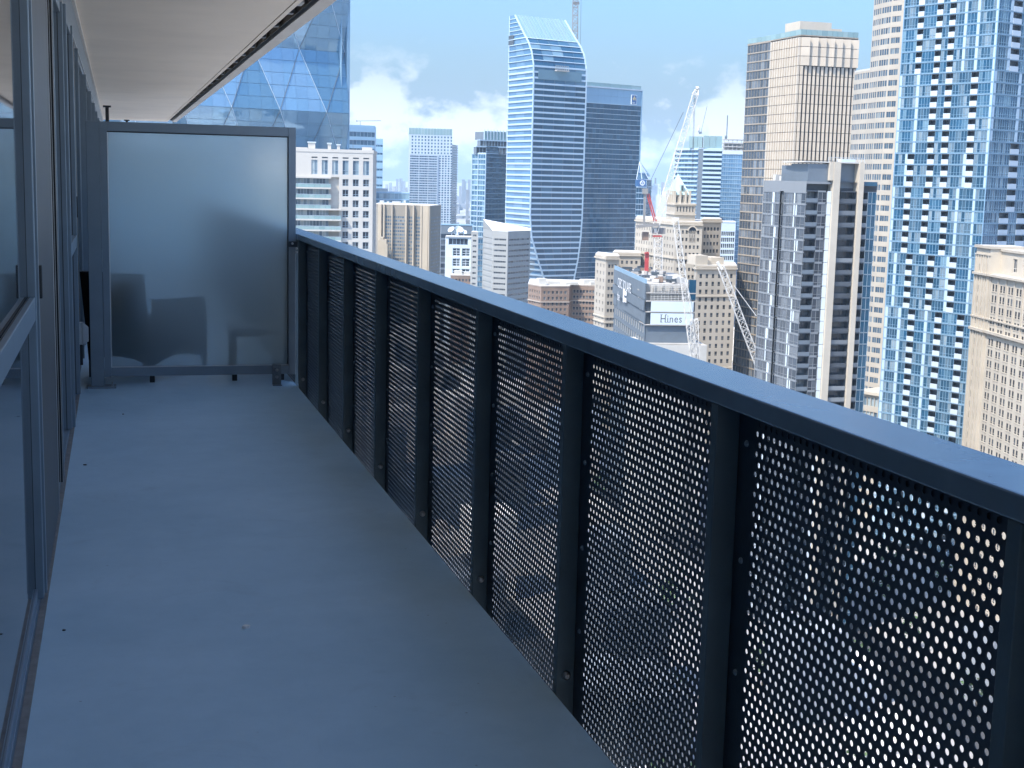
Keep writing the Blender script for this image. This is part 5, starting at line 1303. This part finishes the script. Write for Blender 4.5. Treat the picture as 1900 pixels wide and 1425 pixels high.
# ---------- N. gold panelled tower with serrated faces
def gold_tower():
    P0, P1, P2, P3 = pl(1375, 345, 635), pl(1418, 345, 615), pl(1474, 345, 590), pl(1580, 345, 612)
    P0, P1, P2, P3 = pl(1388, 81, 635), pl(1431, 74, 616), pl(1486.5, 64.5, 590), pl(1592, 77, 598)
    B = Building('gold_panelled_tower', 'office tower clad in gold vertical panels with a dark glass flank', P2)
    zt = zz(1486.5, 66, 590); fh = 3.9
    f0, f1, f2 = Face(P0, P1, GROUND, zt), Face(P1, P2, GROUND, zt), Face(P2, P3, GROUND, zt)
    banded(B, f0, fh, 0.35, 8, 0.2, 'glass_grey', 'gold_trim', 'gold_trim', fr=0.13)
    def fins(f, n, gap, saw, name, zs, ze, mat='gold_panel'):
        z = zs; w = f.W/n
        while z-fh > ze:
            for i in range(n):
                w_ = w-gap; m_key = ('fin', round(w_, 2), saw)
                if m_key not in WIN_CACHE:
                    m = MB(); hh = fh-0.22
                    m.quad((0, 0, 0), (w_, -saw, 0), (w_, -saw, hh), (0, 0, hh)); m.quad((w_, -saw, 0), (w_, 0.5, 0), (w_, 0.5, hh), (w_, -saw, hh)); m.quad((0, 0.5, 0), (0, 0, 0), (0, 0, hh), (0, 0.5, hh)); m.quad((0, 0, hh), (w_, -saw, hh), (w_, 0.5, hh), (0, 0.5, hh))
                    WIN_CACHE[m_key] = m.mesh('panel', [mat])
                B.piece(name, WIN_CACHE[m_key], f.mw(w*i+gap/2, z-fh+0.11, 0.3), (w_, fh))
            z -= fh
    fins(f1, 12, 0.16, 0.35, 'gold_pane', zt-0.5, GROUND)
    zc = zz(1486.5, 137, 590)
    k = int((zt-0.5-zc)/fh)
    fins(f2, 7, 0.5, 1.3, 'gold_panel', zt-0.5, zt-0.5-fh*k-0.5)
    fins(f2, 14, 0.95, 0.25, 'gold_panel', zt-0.5-fh*k, GROUND)
    for f in (f1, f2): f.box(B.mb('slot_glass'), 0.05, f.W-0.05, GROUND, zt-0.3, -0.15, 0.3)
    shell(B, [P0, P1, P2, P3], 38, zt, coping=0.4)
    n = 16
    for f, mm in ((f0, 5), (f1, 6), (f2, 11)):
        for i in range(mm): B.piece('parapet_glass', box_mesh(f.W/mm-0.1, 0.25, 2.2, 'glass_green'), f.mw(f.W*i/mm, zt+0.4, 0.2), (f.W/mm, 2.2))
    f2.box(B.mb('plant_room'), 3, 18, zt+0.4, zt+6.8, -7, 20); f2.box(B.mb('plant_room'), 19, f2.W-1.0, zt+0.4, zt+5.0, -12, 24)
    B.finish({'core': 'gold_trim', 'coping': ['gold_trim', 'roof_pale'], 'slot_glass': 'frame_dark', 'plant_room': 'cream_stone'})
gold_tower()

# ---------- O. pale curved office tower with a stepped shoulder
def pale_curved():
    px = [(1573, 520), (1588, 512), (1601, 507), (1616, 500), (1634, 494), (1654, 490), (1720, 482)]
    P = [pl(x, 345, d) for x, d in px]
    B = Building('pale_curved_tower', 'pale stone curved office tower with paired windows and a stepped shoulder', P[2])
    fh = 3.62; zs = zz(1585, 133, 516); z_line = zz(1616, 250, 500)
    ztop = zs+fh*12
    for k, (a, c) in enumerate(zip(P, P[1:])):
        top = zs if k < 2 else ztop
        f = Face(a, c, GROUND, top); n = max(2, int(round(f.W/1.75)))
        if k == 4:     # bay with wide windows
            punched(B, f, fh, lin(0.4, f.W-0.4, 2), f.W*0.40, 0.8, 2.0, 0.16, 2, 1, 0.06, 'limestone_trim', 'glass_dull_blue', zbot=GROUND)
        else:
            punched(B, f, fh, lin(0.2, f.W-0.2, n), 1.2, 0.8, 2.0, 0.15, 1, 1, 0.0, 'limestone_trim', 'glass_dull_blue', zbot=GROUND)
    back = [P[-1]+HF*40, P[0]+plan_dir(0.3, 1)*40]
    shell(B, P, 40, zs, coping=0, back=back, inset=1.2)
    P2 = P[2:]; d2 = plan_dir(0.35, 0.94); shell(B, P2, 34, ztop, coping=0.5, back=[P2[-1]+HF*34, P2[0]+d2*34], inset=1.2)
    g = Face(P2[0]+d2*34, P2[0], zs, ztop); wall_holes(B.mb('wall'), g, zs, ztop, [], 0.3)
    B.mb('shoulder').prism([(p.x, p.y) for p in (P[0], P[1], P[2], P2[0]+d2*33, P[0]+d2*33)], zs, zs+0.6)
    # podium with cornice
    zp = zz(1600, 722, 480); Q = [pl(1594, 722, 478), pl(1640, 722, 470)]; f = Face(Q[0], Q[1], GROUND, zp)
    punched(B, f, 5.0, lin(0.5, f.W-0.5, 6), 1.3, 1.0, 3.0, 0.4, 1, 1, 0.0, 'limestone_trim', 'glass_blind', ztop=zp-1); f.box(B.mb('cornice'), -0.6, f.W, zp-1.0, zp, 0.8, 18); shell(B, Q, 14, zp-1.1, coping=0)
    B.finish({'wall': 'cream_stone_b', 'core': 'cream_stone_b', 'coping': ['cream_stone_b', 'roof_pale'], 'shoulder': 'roof_pale', 'cornice': 'cream_stone'})
pale_curved()

# ---------- P. grey balcony tower with beige piers
def grey_condo():
    D = 344; C = pl(1489, 480, D); uL = plan_dir(0.30, -0.954); uR = plan_dir(0.970, 0.243)
    A = C-uL*22.5; E_ = C+uR*19.2
    B = Building('grey_balcony_tower', 'grey glass apartment tower with tall beige piers and stacked dark balconies', C)
    zt = zz(1489, 336, D); fh = 2.95; zroof = zz(1540, 300, 346)
    f = Face(A, C, GROUND, zt); g = Face(C, E_, GROUND, zt); W, V_ = f.W, g.W
    wall_holes(B.mb('wall'), f, zt-2.6, zt, [], .3); wall_holes(B.mb('wall'), g, zt-0.6, zt, [], .3, 0, V_*0.355)
    random.seed(11)
    z = zt-2.6; k = 0
    seg = [(0.0, 0.20, 3), (0.205, 0.40, 2), (0.50, 0.70, 3), (0.705, 0.995, 3)]
    while z-fh > GROUND:
        for a, c, n in seg:
            w = W*(c-a)
            B.piece('window', win_mesh(w, fh-0.34, n, 2, 0.09, 0.10, 'condo_grey', 'glass_grey'), f.mw(W*a, z-fh, 0.0), (w, fh))
        B.piece('floor_band', box_mesh(W*0.40, 0.35, 0.34, 'condo_grey'), f.mw(0, z-0.34, 0.06), (W*0.4, 0.34)); B.piece('floor_band', box_mesh(W*0.50, 0.35, 0.34, 'condo_grey'), f.mw(W*0.5, z-0.34, 0.06), (W*0.5, 0.34))
        wdt = 0.42
        ph = (k//3) % 2
        for x in ((0.235, 0.30)[ph], (0.26, 0.325)[ph] if k % 3 == 0 else None, (0.74, 0.80)[ph], (0.79, 0.85)[ph] if k % 3 == 1 else None):
            if x is not None: B.piece('white_panel', box_mesh(wdt, 0.14, fh-0.34, 'panel_white'), f.mw(W*x, z-fh, 0.05), (wdt, fh))
        # groove
        B.piece('groove_window', win_mesh(W*0.095, fh-0.3, 1, 1, 0.08, 0.1, 'condo_grey', 'glass_dark'), f.mw(W*0.4025, z-fh, -0.55), (W*.095, fh))
        # right face
        zf = z+0.4
        B.piece('balcony', balcony_mesh(V_*0.16, fh, 1.8, 'glass_dark', 'steel_grey', 1.0), g.mw(V_*0.005, zf-fh, 0.0), (V_*.16, fh))
        B.piece('window', win_mesh(V_*0.125, fh-0.35, 2, 2, 0.09, 0.1, 'condo_grey', 'glass_dark'), g.mw(V_*0.17, zf-fh, 0.0), (V_*.1, fh)); B.piece('floor_band', box_mesh(V_*0.105, 0.3, 0.34, 'condo_grey'), g.mw(V_*0.17, zf-0.35, 0.05), (V_*.1, .34))
        B.piece('white_panel', box_mesh(V_*0.052, 0.2, fh-0.12, 'panel_white'), g.mw(V_*0.30, zf-fh, 0.12), (V_*.07, fh))
        B.piece('balcony', balcony_mesh(V_*0.262, fh, 2.0, 'glass_dark', 'glass_grey', 1.05), g.mw(V_*0.452, zf-fh, 0.0), (V_*.26, fh))
        B.piece('balcony', balcony_mesh(V_*0.085, fh, 1.6, 'glass_dark', 'condo_grey', 1.05), g.mw(V_*0.792, zf-fh, -0.1), (V_*.08, fh))
        B.piece('window', win_mesh(V_*0.12, fh-0.1, 2, 1, 0.07, 0.1, 'mullion', 'glass_deep'), g.mw(V_*0.88, zf-fh, 0.0), (V_*.1, fh))
        z -= fh; k += 1
    # beige piers
    for x0, x1 in ((0.356, 0.448), (0.718, 0.786)):
        m = MB(); g.box(m, V_*x0, V_*x1, GROUND, zroof, 0.9, 2.2); B.parts.setdefault('pier', []).append((True, 99, m.mesh('pier', ['limestone']), Matrix.Identity(4)))
    g.box(B.mb('pier_head'), V_*0.30, V_*0.355, zroof-4.6, zroof, 0.7, 2.0)
    # upper plant storey and roof
    g.box(B.mb('plant_room'), V_*0.02, V_*0.30, zt, zroof-0.6, -0.3, 10); g.box(B.mb('plant_room'), V_*0.45, V_*0.717, zt-1.5, zroof-0.4, -1.9, 9); f.box(B.mb('plant_room'), W*0.35, W*0.98, zt, zroof-1.0, -0.8, 9)
    g.box(B.mb('roof_slab'), -1.0, V_*0.82, zroof-0.3, zroof, 0.2, 12)
    f.box(B.mb('return_wall'), 0, 0.2, GROUND, zt, 0.05, 3); g.box(B.mb('glass_screen'), V_*0.80, V_, zt-0.8, zt+0.2, 0.1, 0.2)
    for k in range(14):
        g.box(B.mb('roof_rail'), V_*0.3+k*0.75, V_*0.3+k*0.75+0.06, zroof, zroof+1.1, -0.5, 0.56)
    g.box(B.mb('roof_rail'), V_*0.3, V_*0.82, zroof+1.05, zroof+1.12, -0.5, 0.56); g.box(B.mb('roof_rail'), V_*0.55, V_*0.75, zroof, zroof+0.8, -3, 5)
    for x, h in ((2.0, 1.6), (5.5, 1.2), (7.4, 2.2), (9.0, 0.9)): f.box(B.mb('roof_unit'), x, x+1.5, zt, zt+h, -1.5, 3.2)
    bk = [E_*(1+16/E_.length), A*(1+12/A.length)]
    shell(B, [A, C, E_], 20, zt, coping=0, inset=2.3, back=bk)
    B.mb('core').poly([(p.x, p.y, zt) for p in [A, C, E_]+bk])
    B.finish({'wall': 'condo_grey', 'core': 'balcony_dark', 'plant_room': 'steel_grey', 'roof_slab': 'roof_pale', 'return_wall': 'condo_grey', 'pier_head': 'limestone', 'glass_screen': 'glass_deep', 'roof_rail': 'cool_white', 'roof_unit': 'roof_pale'})
def balcony_mesh(w, h, dp, gl, guard_m, gh, guard_t=0.12, slab=0.28):
    key = ('balc', round(w, 2), round(h, 2), dp, gl, guard_m, gh)
    if key in WIN_CACHE: return WIN_CACHE[key]
    m = MB()
    m.quad((0, dp, 0), (w, dp, 0), (w, dp, h), (0, dp, h), 1)                     # back glass
    m.quad((0, 0, 0), (0, dp, 0), (0, dp, h), (0, 0, h), 0); m.quad((w, dp, 0), (w, 0, 0), (w, 0, h), (w, dp, h), 0)
    m.box(0, w, 0.02, dp, h-slab, h-0.01, 0); m.quad((0, 0.05, 0.02), (w, 0.05, 0.02), (w, dp, 0.02), (0, dp, 0.02), 0)
    m.box(0.02, w-0.02, -guard_t, 0.0, 0.0, gh, 2)
    n = max(2, int(w/1.4))
    for i in range(1, n): m.box(w*i/n-0.04, w*i/n+0.04, dp-0.06, dp-0.005, 0.02, h-slab, 0)
    WIN_CACHE[key] = m.mesh('balcony', ['balcony_dark', gl, guard_m]); return WIN_CACHE[key]
grey_condo()

# ---------- Q. chequered blue apartment tower
def checker_tower():
    C = pl(1829, 350, 420); uL = plan_dir(0.587, -0.81); uR = plan_dir(0.81, 0.587)
    A = C-uL*34.6; E_ = C+uR*34
    B = Building('chequered_blue_tower', 'blue glass apartment tower chequered with white balcony fronts', C)
    fh = 3.5; zr = zz(1677, 96.4, 448); zt = zr+fh*15
    f = Face(A, C, GROUND, zt); g = Face(C, E_, GROUND, zt)
    PF = ['G14 B6 G12 B6 G6 B6 G8 W2.5 G9 W2.5 G14 W2', 'W2 G13 W2.5 G10 B6 G6 B6 G15 B6 G10 W2', 'G9 W2 B6 G11 B6 G6 B6 G12 W2.5 B6 G9 W2', 'W2 G9 B6 G11 B6 G11 B6 G6 W2.5 G12 W2 G8', 'G5 W2.5 G8 B6 G13 B6 G10 W2.5 B6 G10 W2 G7', 'W2.5 G9 W2.5 G6 B6 G8 W2.5 G6 B6 G12 B6 G9']
    PS = ['G14 W3 B10 G22 W3 G18 B10', 'W3 G26 W3 G20 B9 G18', 'G24 B10 G20 W3 G20', 'G16 B10 G9 B10 G24 W3']
    def row(f, pat, z):
        it = [(p[0], float(p[1:])) for p in pat.split()]; tot = sum(v for _, v in it); x = 0.0; bh = 0.42
        for t_, v in it:
            w = f.W*v/tot
            if t_ == 'G': B.piece('window', win_mesh(w-0.06, fh-bh, max(1, int(round(w/1.15))), 2, 0.09, 0.12, 'band_blue', 'glass_checker' if random.random() < 0.7 else 'glass_blue'), f.mw(x+0.03, z-fh, 0.0), (w, fh))
            elif t_ == 'W': B.piece('white_panel', box_mesh(w-0.08, 0.2, fh-bh, 'band_white'), f.mw(x+0.04, z-fh, 0.06), (w, fh))
            else: B.piece('balcony', balcony_mesh(w-0.06, fh-bh*0.5, 1.7, 'glass_dark', 'cool_white', 1.55), f.mw(x+0.03, z-fh-bh*0.3, 0.06), (w, fh))
            x += w
        B.piece('floor_band', box_mesh(f.W, 0.3, bh*0.55, 'band_blue'), f.mw(0, z-bh*0.78, 0.10), (f.W, bh))
    random.seed(5)
    z = zt; k = 0
    while z-fh > GROUND:
        j = k-15+4                       # storeys counted from the top of the picture
        blk = 0 if j < 6 else 1 if j < 13 else 2 if j < 16 else 3 if j < 22 else 4 if j < 27 else 5
        row(f, PF[blk], z); row(g, PS[min(3, max(0, (j)//6))] if j >= 0 else PS[0], z); z -= fh; k += 1
    f.box(B.mb('edge'), f.W-0.12, f.W+0.12, GROUND, zt, 0.15, 0.1); f.box(B.mb('edge'), -0.15, 0.05, GROUND, zt, 0.15, 0.6)
    shell(B, [A, C, E_], 30, zt, inset=1.9, coping=0.5, back=[E_+plan_dir(-0.587, 0.81)*30, A+uR*30])
    B.finish({'core': 'mullion_dark', 'coping': ['band_blue', 'roof_pale'], 'edge': 'band_blue'})
checker_tower()

# ---------- R. cream stone block at the right edge
def stone_block():
    A = pl(1813, 456, 385); u = plan_dir(0.06, -0.998); E_ = A+u*95
    B = Building('cream_stone_block', 'cream stone office block with paired windows and carved cornices', A+u*30)
    zt = zz(1813, 457, 385); zc = zz(1801, 605, 385); f = Face(A, E_, GROUND, zt)
    fh = 2.95
    pv = 9.5                                        # the corner pavilion
    m = B.mb('wall')
    wall_holes(m, f, zt-4.2, zt, [], 0.3, 0, pv)
    pv_x = [1.5, 2.9, 5.0, 6.4, 8.2]
    punched(B, f, fh, pv_x, 0.85, 0.6, 1.9, 0.16, 1, 2, 0.06, 'limestone_trim', 'glass_dull', x0=0, x1=pv, ztop=zt-4.2)
    f2 = Face(f.p(pv, 0, -0.5), f.p(f.W, 0, -0.5), GROUND, zt-7.0)
    xs = []
    x = 3.4
    while x < f2.W-3: xs += [x-0.95, x+0.95]; x += 5.2
    wall_holes(m, f2, zt-9.2, zt-7.0, [], .3)
    punched(B, f2, fh, xs, 1.3, 0.6, 1.95, 0.16, 1, 2, 0.07, 'limestone_trim', 'glass_dull', ztop=zt-9.2)
    m.quad(f.p(pv, GROUND, 0), f.p(pv, GROUND, -3.4), f.p(pv, zt-0.01, -3.4), f.p(pv, zt-0.01, 0))
    # attic set back behind the cornice
    f3 = Face(f.p(pv, 0, -3.2), f.p(f.W, 0, -3.2), zt-7, zt-0.8)
    wall_holes(m, f3, zt-1.8, zt-0.8, [], .3); xa = [9+6.5*i for i in range(10)]
    hl = [(x_-1.3, x_+1.3, zt-6.0, zt-2.4) for x_ in xa]; wall_holes(m, f3, zt-7.0, zt-1.8, hl, 0.4)
    for h in hl: B.piece('attic_window', win_mesh(2.6, 3.6, 2, 2, 0.16, 0.12, 'white_wall', 'glass_dull'), f3.mw(h[0], h[2], -0.25), (2.6, 3.6))
    f3.box(B.mb('cornice'), 0, f3.W, zt-0.8, zt-0.2, 0.5, 8)
    # cornices, string courses, pilasters
    for z, o, h in ((zt-7.0, 1.0, 0.55), (zc, 0.9, 0.7), (zc+3.3, 0.55, 0.4)):
        f2.box(B.mb('cornice'), 0, f2.W, z-h, z, o, 0.2)
        f.box(B.mb('cornice'), -0.3, pv+0.3, z-h-0.001, z+0.02, o*0.8, 0.2)
    f.box(B.mb('cornice'), -0.4, pv+0.4, zt-0.2, zt+0.5, 0.6, 10); f.box(B.mb('cornice'), -0.2, pv+0.2, zt-2.1, zt-1.8, 0.4, 0.1)
    for x in (0.35, 2.2, 4.0, 5.7, 7.3, 9.1):
        f.box(B.mb('pilaster'), x-0.22, x+0.22, GROUND, zt-2.2, 0.32, 0.1)
    x = 0.8
    while x < f2.W:
        B.piece('pilaster', box_mesh(0.6, 0.4, zt-7.6-zc, 'limestone_trim'), f2.mw(x-0.3, zc, 0.28), (0.6, 20)); x += 5.2
    z = zt-9.2
    while z > GROUND+4:                              # sills
        for x_ in xs[:24]: B.piece('sill', box_mesh(1.4, 0.19, 0.18, 'limestone_trim'), f2.mw(x_-0.7, z-fh+0.40, 0.14), (1.4, 0.18))
        z -= fh
    r = plan_dir(0.998, 0.06); B.mb('core').prism([(p.x, p.y) for p in (A+r*4.2, E_+r*4.2, E_+r*45, A+r*45)], GROUND, zt-0.9)
    B.mb('core').prism([(p.x, p.y) for p in (A+r*1.2, E_+r*1.2, E_+r*5, A+r*5)], GROUND, zt-7.3)
    g = Face(A+r*45, A, GROUND, zt); wall_holes(m, g, GROUND, zt, [], .3)
    B.mb('roof').quad(*[(p.x, p.y, zt-7.02) for p in (A+u*pv, E_, E_+r*5, A+u*pv+r*5)])
    B.mb('roof').quad(*[(p.x, p.y, zt+0.52) for p in (A, A+u*pv, A+u*pv+r*10, A+r*10)])
    mm = MB(); q = f3.p(5.5, zt-0.2, -4); mm.bar(q, q+UP*3.6, 0.14); mm.bar(q+UP*3.6, q+UP*5.8+f.u*6+r*2, 0.3); mm.build('roof_davit', 'cool_white', B.root)
    B.finish({'wall': 'limestone', 'cornice': 'limestone_trim', 'pilaster': 'limestone', 'sill': 'limestone_trim', 'core': 'limestone', 'roof': 'roof_pale'})
stone_block()

# ---------- S. low buildings in the gap below the white tower
def gap_blocks():
    D = 980; A = pl(818, 440, D); Bp = pl(876, 440, D)
    B = Building('dish_studio_block', 'dark studio building with white satellite dishes on its roof', (A+Bp)/2)
    zt = zz(845, 418, D); f = Face(A, Bp, GROUND, zt); banded(B, f, 4.2, 1.2, 10, 0.3, 'glass_dark', 'mullion_dark', 'hoarding', ztop=zt-5); f.box(B.mb('screen'), 0, f.W, zt-5, zt, 0.3, 1)
    f.box(B.mb('screen_cap'), -0.4, f.W+0.4, zt, zt+0.5, 0.6, 12)
    for px, py, r in ((838, 427, 2.6), (851, 427, 3.2), (846, 433, 2.2), (861, 431, 2.0)):
        c = at_depth(px, py, D-12); m = MB(); n = 12; ax = plan_dir(-0.5 if px < 845 else 0.35, -0.6)+UP*0.75; ax.normalize(); x = ax.cross(UP).normalized(); y = ax.cross(x)
        for k in range(n):
            q0, q1 = 6.2832*k/n, 6.2832*(k+1)/n; e0, e1 = x*math.cos(q0)+y*math.sin(q0), x*math.cos(q1)+y*math.sin(q1)
            m.quad(c+e0*r*0.5, c+e1*r*0.5, c+e1*r+ax*r*0.35, c+e0*r+ax*r*0.35); m.poly([c-ax*r*0.1, c+e1*r*0.5, c+e0*r*0.5][::-1])
        m.bar(c-ax*0.2, Vector((c.x, c.y, zt-11.5)), 0.5); m.build('satellite_dish', 'panel_white', B.root)
    shell(B, [A, Bp], 26, zt-0.2, coping=0)
    B.finish({'core': 'steel_grey', 'screen': 'hoarding', 'screen_cap': 'band_blue'})
    D = 940; A = pl(826, 470, D); Bp = pl(882, 470, D)
    B = Building('white_frame_block', 'white low block with large brown windows below the satellite dishes', (A+Bp)/2)
    zt = zz(845, 440, D); f = Face(A, Bp, GROUND, zt); wall_holes(B.mb('wall'), f, zt-0.8, zt, [], .3)
    s = f.W/56; X = lambda p: (p-826)*s
    hl = [(X(832), X(868), zt-5.2, zt-0.8)]; wall_holes(B.mb('wall'), f, zt-6.6, zt-0.8, hl, 0.8); B.piece('clerestory', win_mesh(X(868)-X(832), 4.4, 5, 1, 0.3, 0.2, 'mullion', 'glass_dark'), f.mw(hl[0][0], zt-5.2, -0.6), (12, 4.4))
    z = zt-6.6
    for k in range(4):
        hl = [(X(840), X(854), z-6.2, z-0.8), (X(857), X(872), z-6.2, z-0.8)]; wall_holes(B.mb('wall'), f, z-7.0, z, hl, 0.6)
        for h in hl: B.piece('window', win_mesh(h[1]-h[0], 5.4, 2, 3, 0.35, 0.2, 'panel_white', 'glass_dark'), f.mw(h[0], h[2], -0.4), (h[1]-h[0], 5.4))
        z -= 7.0
    wall_holes(B.mb('wall'), f, GROUND, z, [], .3)
    f.box(B.mb('cap'), X(826), X(882), zt, zt+0.6, 0.6, 14); shell(B, [A, Bp], 14, zt, coping=0); B.finish({'wall': 'panel_white', 'core': 'panel_white', 'cap': 'roof_pale'})
    D = 860; A = pl(836, 512, D); Bp = pl(876, 512, D)
    B = Building('red_brick_annex', 'low red brick annex with a pale roof beside the grey faceted block', (A+Bp)/2)
    zt = zz(855, 512, D); f = Face(A, Bp, GROUND, zt); punched(B, f, 3.4, lin(0.4, f.W-.4, 6), 1.1, 0.8, 1.6, .3, 1, 1, 0.0, 'brick_trim', 'glass_dark', ztop=zt-0.8); wall_holes(B.mb('wall'), f, zt-.8, zt, [], .3)
    shell(B, [A, Bp], 14, zt, coping=0.5); f.box(B.mb('plant_room'), 2, 7, zt+.5, zt+3, -3, 8); f.box(B.mb('plant_room'), 8, 12, zt+.5, zt+2.2, -5, 9); B.finish({'wall': 'brown_brick', 'core': 'brown_brick', 'coping': ['brick_trim', 'roof_pale'], 'plant_room': 'roof_pale'})
    D = 1500; A = pl(690, 365, D); Bp = pl(760, 365, D)
    B = Building('teal_low_block', 'hazy teal low block in front of the far skyline', (A+Bp)/2); zt = zz(725, 357, D); f = Face(A, Bp, GROUND, zt)
    banded(B, f, 7, 1.0, 10, 0.3, 'glass_teal', 'mullion', 'band_blue', fr=0.2); shell(B, [A, Bp], 30, zt, coping=0.8); f.box(B.mb('plant_room'), 4, 16, zt+.8, zt+4, -4, 14); B.finish({'core': 'steel_grey', 'coping': ['band_white', 'roof_pale'], 'plant_room': 'roof_pale'})
    D = 1330; A = pl(700, 385, D); Bp = pl(762, 385, D)
    B = Building('pale_roof_block', 'pale flat roofed block showing above the ribbed beige tower', (A+Bp)/2); zt = zz(725, 377, D); f = Face(A, Bp, GROUND, zt); f.box(B.mb('wall'), 0, f.W, GROUND, zt, 0, 30)
    for x0, x1, h in ((2, 6, 2.4), (9, 11, 1.5), (14, 22, 1.8), (25, 27, 3)): f.box(B.mb('roof_unit'), x0, x1, zt, zt+h, -2, 6)
    B.finish({'wall': 'cool_white', 'roof_unit': 'roof_pale'})
gap_blocks()

# ================================================================== ground, low city, far city
b = MB(); S = 26000
b.quad((-S, -S, GROUND), (S, -S, GROUND), (S, S, GROUND), (-S, S, GROUND))
b.build('ground', 'ground', kind='structure')
def pq(x, y):                       # plan point in camera-aligned axes (x right, y forward)
    return HR*x+HF*y
GD = math.radians(-16.0932)
random.seed(21)
taken = []
for o in list(COL.objects):
    if o.type == 'EMPTY' and abs(o.location.z-GROUND) < 1: taken.append(Vector((o.location.x, o.location.y, 0)))
def free(p, r): return all((p-q).length > r for q in taken)
low = MB(); pale = MB(); nlow = 0
# low street blocks at the foot of the towers, seen through the perforated guard and in the gaps
for gx in range(-6, 26):
    for gy in range(1, 40):
        p = pq(gx*42-60, gy*40+10)
        if gx*42-60 > 0.62*(gy*40)+120 or gx*42-60 < -0.32*(gy*40)-60: continue
        if not free(p, 52) or p.x < 8: continue
        if gy*40 < 60: continue
        for k in range(random.choice((1, 2, 2, 3))):
            w, d, h = random.uniform(11, 20), random.uniform(11, 22), random.uniform(9, 26) if gy*40 < 900 else random.uniform(8, 18)
            q = p+HR*random.uniform(-10, 10)+HF*random.uniform(-10, 10); a = random.choice((0, 0, 0.02))
            ux, uy = Vector((1, 0, 0))*w, Vector((0, 1, 0))*d
            m = pale if random.random() < 0.62 else low
            m.obox(Vector((q.x, q.y, GROUND)), ux, uy, UP*h)
            for j in range(2):
                m.obox(Vector((q.x+w*random.uniform(.1, .6), q.y+d*random.uniform(.1, .6), GROUND+h)), Vector((random.uniform(2, 5), 0, 0)), Vector((0, random.uniform(2, 5), 0)), UP*random.uniform(1, 2.6))
low.build('low_blocks', 'city_mass', label='grey low street blocks at the foot of the towers', cat='buildings', kind='stuff')
pale.build('pale_low_blocks', 'city_light', label='pale roofed low street blocks at the foot of the towers', cat='buildings', kind='stuff')
# far city fading into the haze
far = MB()
for k in range(2600):
    y = 1750+7500*random.random()**1.6; x = random.uniform(-0.55, 0.62)*y; p = pq(x, y)
    h = random.choice((7, 8, 10, 12, 14, 18, 25)) * random.uniform(.8, 1.2); w, d = random.uniform(14, 60), random.uniform(14, 60)
    far.obox(Vector((p.x, p.y, GROUND)), HR*w, HF*d, UP*h)
for px, y0, D in ((722, 339, 6500), (735, 332, 6000), (741, 331, 6200), (746, 336, 7000), (715, 342, 5600), (857, 333, 6000), (861, 336, 6400), (868, 333, 6200), (874, 336, 6600), (852, 345, 5000), (728, 346, 4200), (752, 348, 4000), (690, 340, 6000), (865, 352, 3600), (1215, 330, 5000), (1228, 338, 4500)):
    q = at_depth(px, y0, D); w = random.uniform(6, 11)*D/2556; far.obox(Vector((q.x, q.y, GROUND)), HR*w*0.5, HF*w, UP*(q.z-GROUND))
far.build('distant_city', 'city_mass', label='hazy far off city spreading to the horizon', cat='city', kind='stuff')
# street trees: clumps of small leaf faces
tr = MB(); tk = MB()
for k in range(70):
    y = random.uniform(200, 620); x = y*random.uniform(0.05, 0.42); p = pq(x, y)
    if not free(p, 24): continue
    base = Vector((p.x, p.y, GROUND)); H = random.uniform(8, 13); tk.tube(base, base+UP*H*0.5, 0.3, 0.15, 6)
    for j in range(130):
        c = base+UP*(H*0.62)+Vector((random.gauss(0, 1.7), random.gauss(0, 1.7), random.gauss(0, 1.5))); a = Vector((random.gauss(0, 1), random.gauss(0, 1), random.gauss(0, 1))).normalized()*random.uniform(.35, .7); b_ = a.cross(Vector((random.gauss(0, 1), random.gauss(0, 1), 1))).normalized()*random.uniform(.3, .6)
        tr.quad(c-a, c-b_, c+a, c+b_)
tr.build('street_trees', 'foliage', label='leafy street trees far below the balcony', cat='trees', kind='stuff')
tk.build('tree_trunks', 'bark', label='trunks of the street trees far below', cat='trees', kind='stuff')
# streets
for k, (x, y0, y1) in enumerate(((95, 60, 3000), (180, 60, 3000), (270, 60, 3000), (-30, 500, 3000))):
    b = MB(); b.quad(*[Vector((x+a, c, GROUND+0.02)) for a, c in ((-9, y0), (9, y0), (9, y1), (-9, y1))]); b.build('road', 'asphalt', kind='structure')
# ---- haze: one closed box round everything but the sky
b = MB(); b.box(-9000, 9000, -2000, 12000, GROUND-1, 260)
hz = b.mesh('haze', []); hm = bpy.data.materials.new('haze'); hm.use_nodes = True; t = hm.node_tree; t.nodes.clear()
v = N(t, 'ShaderNodeVolumePrincipled'); v.inputs['Color'].default_value = (0.62, 0.82, 1.0, 1); v.inputs['Density'].default_value = 0.000085; v.inputs['Anisotropy'].default_value = 0.2
oo = N(t, 'ShaderNodeOutputMaterial'); t.links.new(v.outputs[0], oo.inputs['Volume']); hz.materials.append(hm)
obj('haze', hz, kind='stuff', label='thin pale blue summer haze over the city', cat='haze')
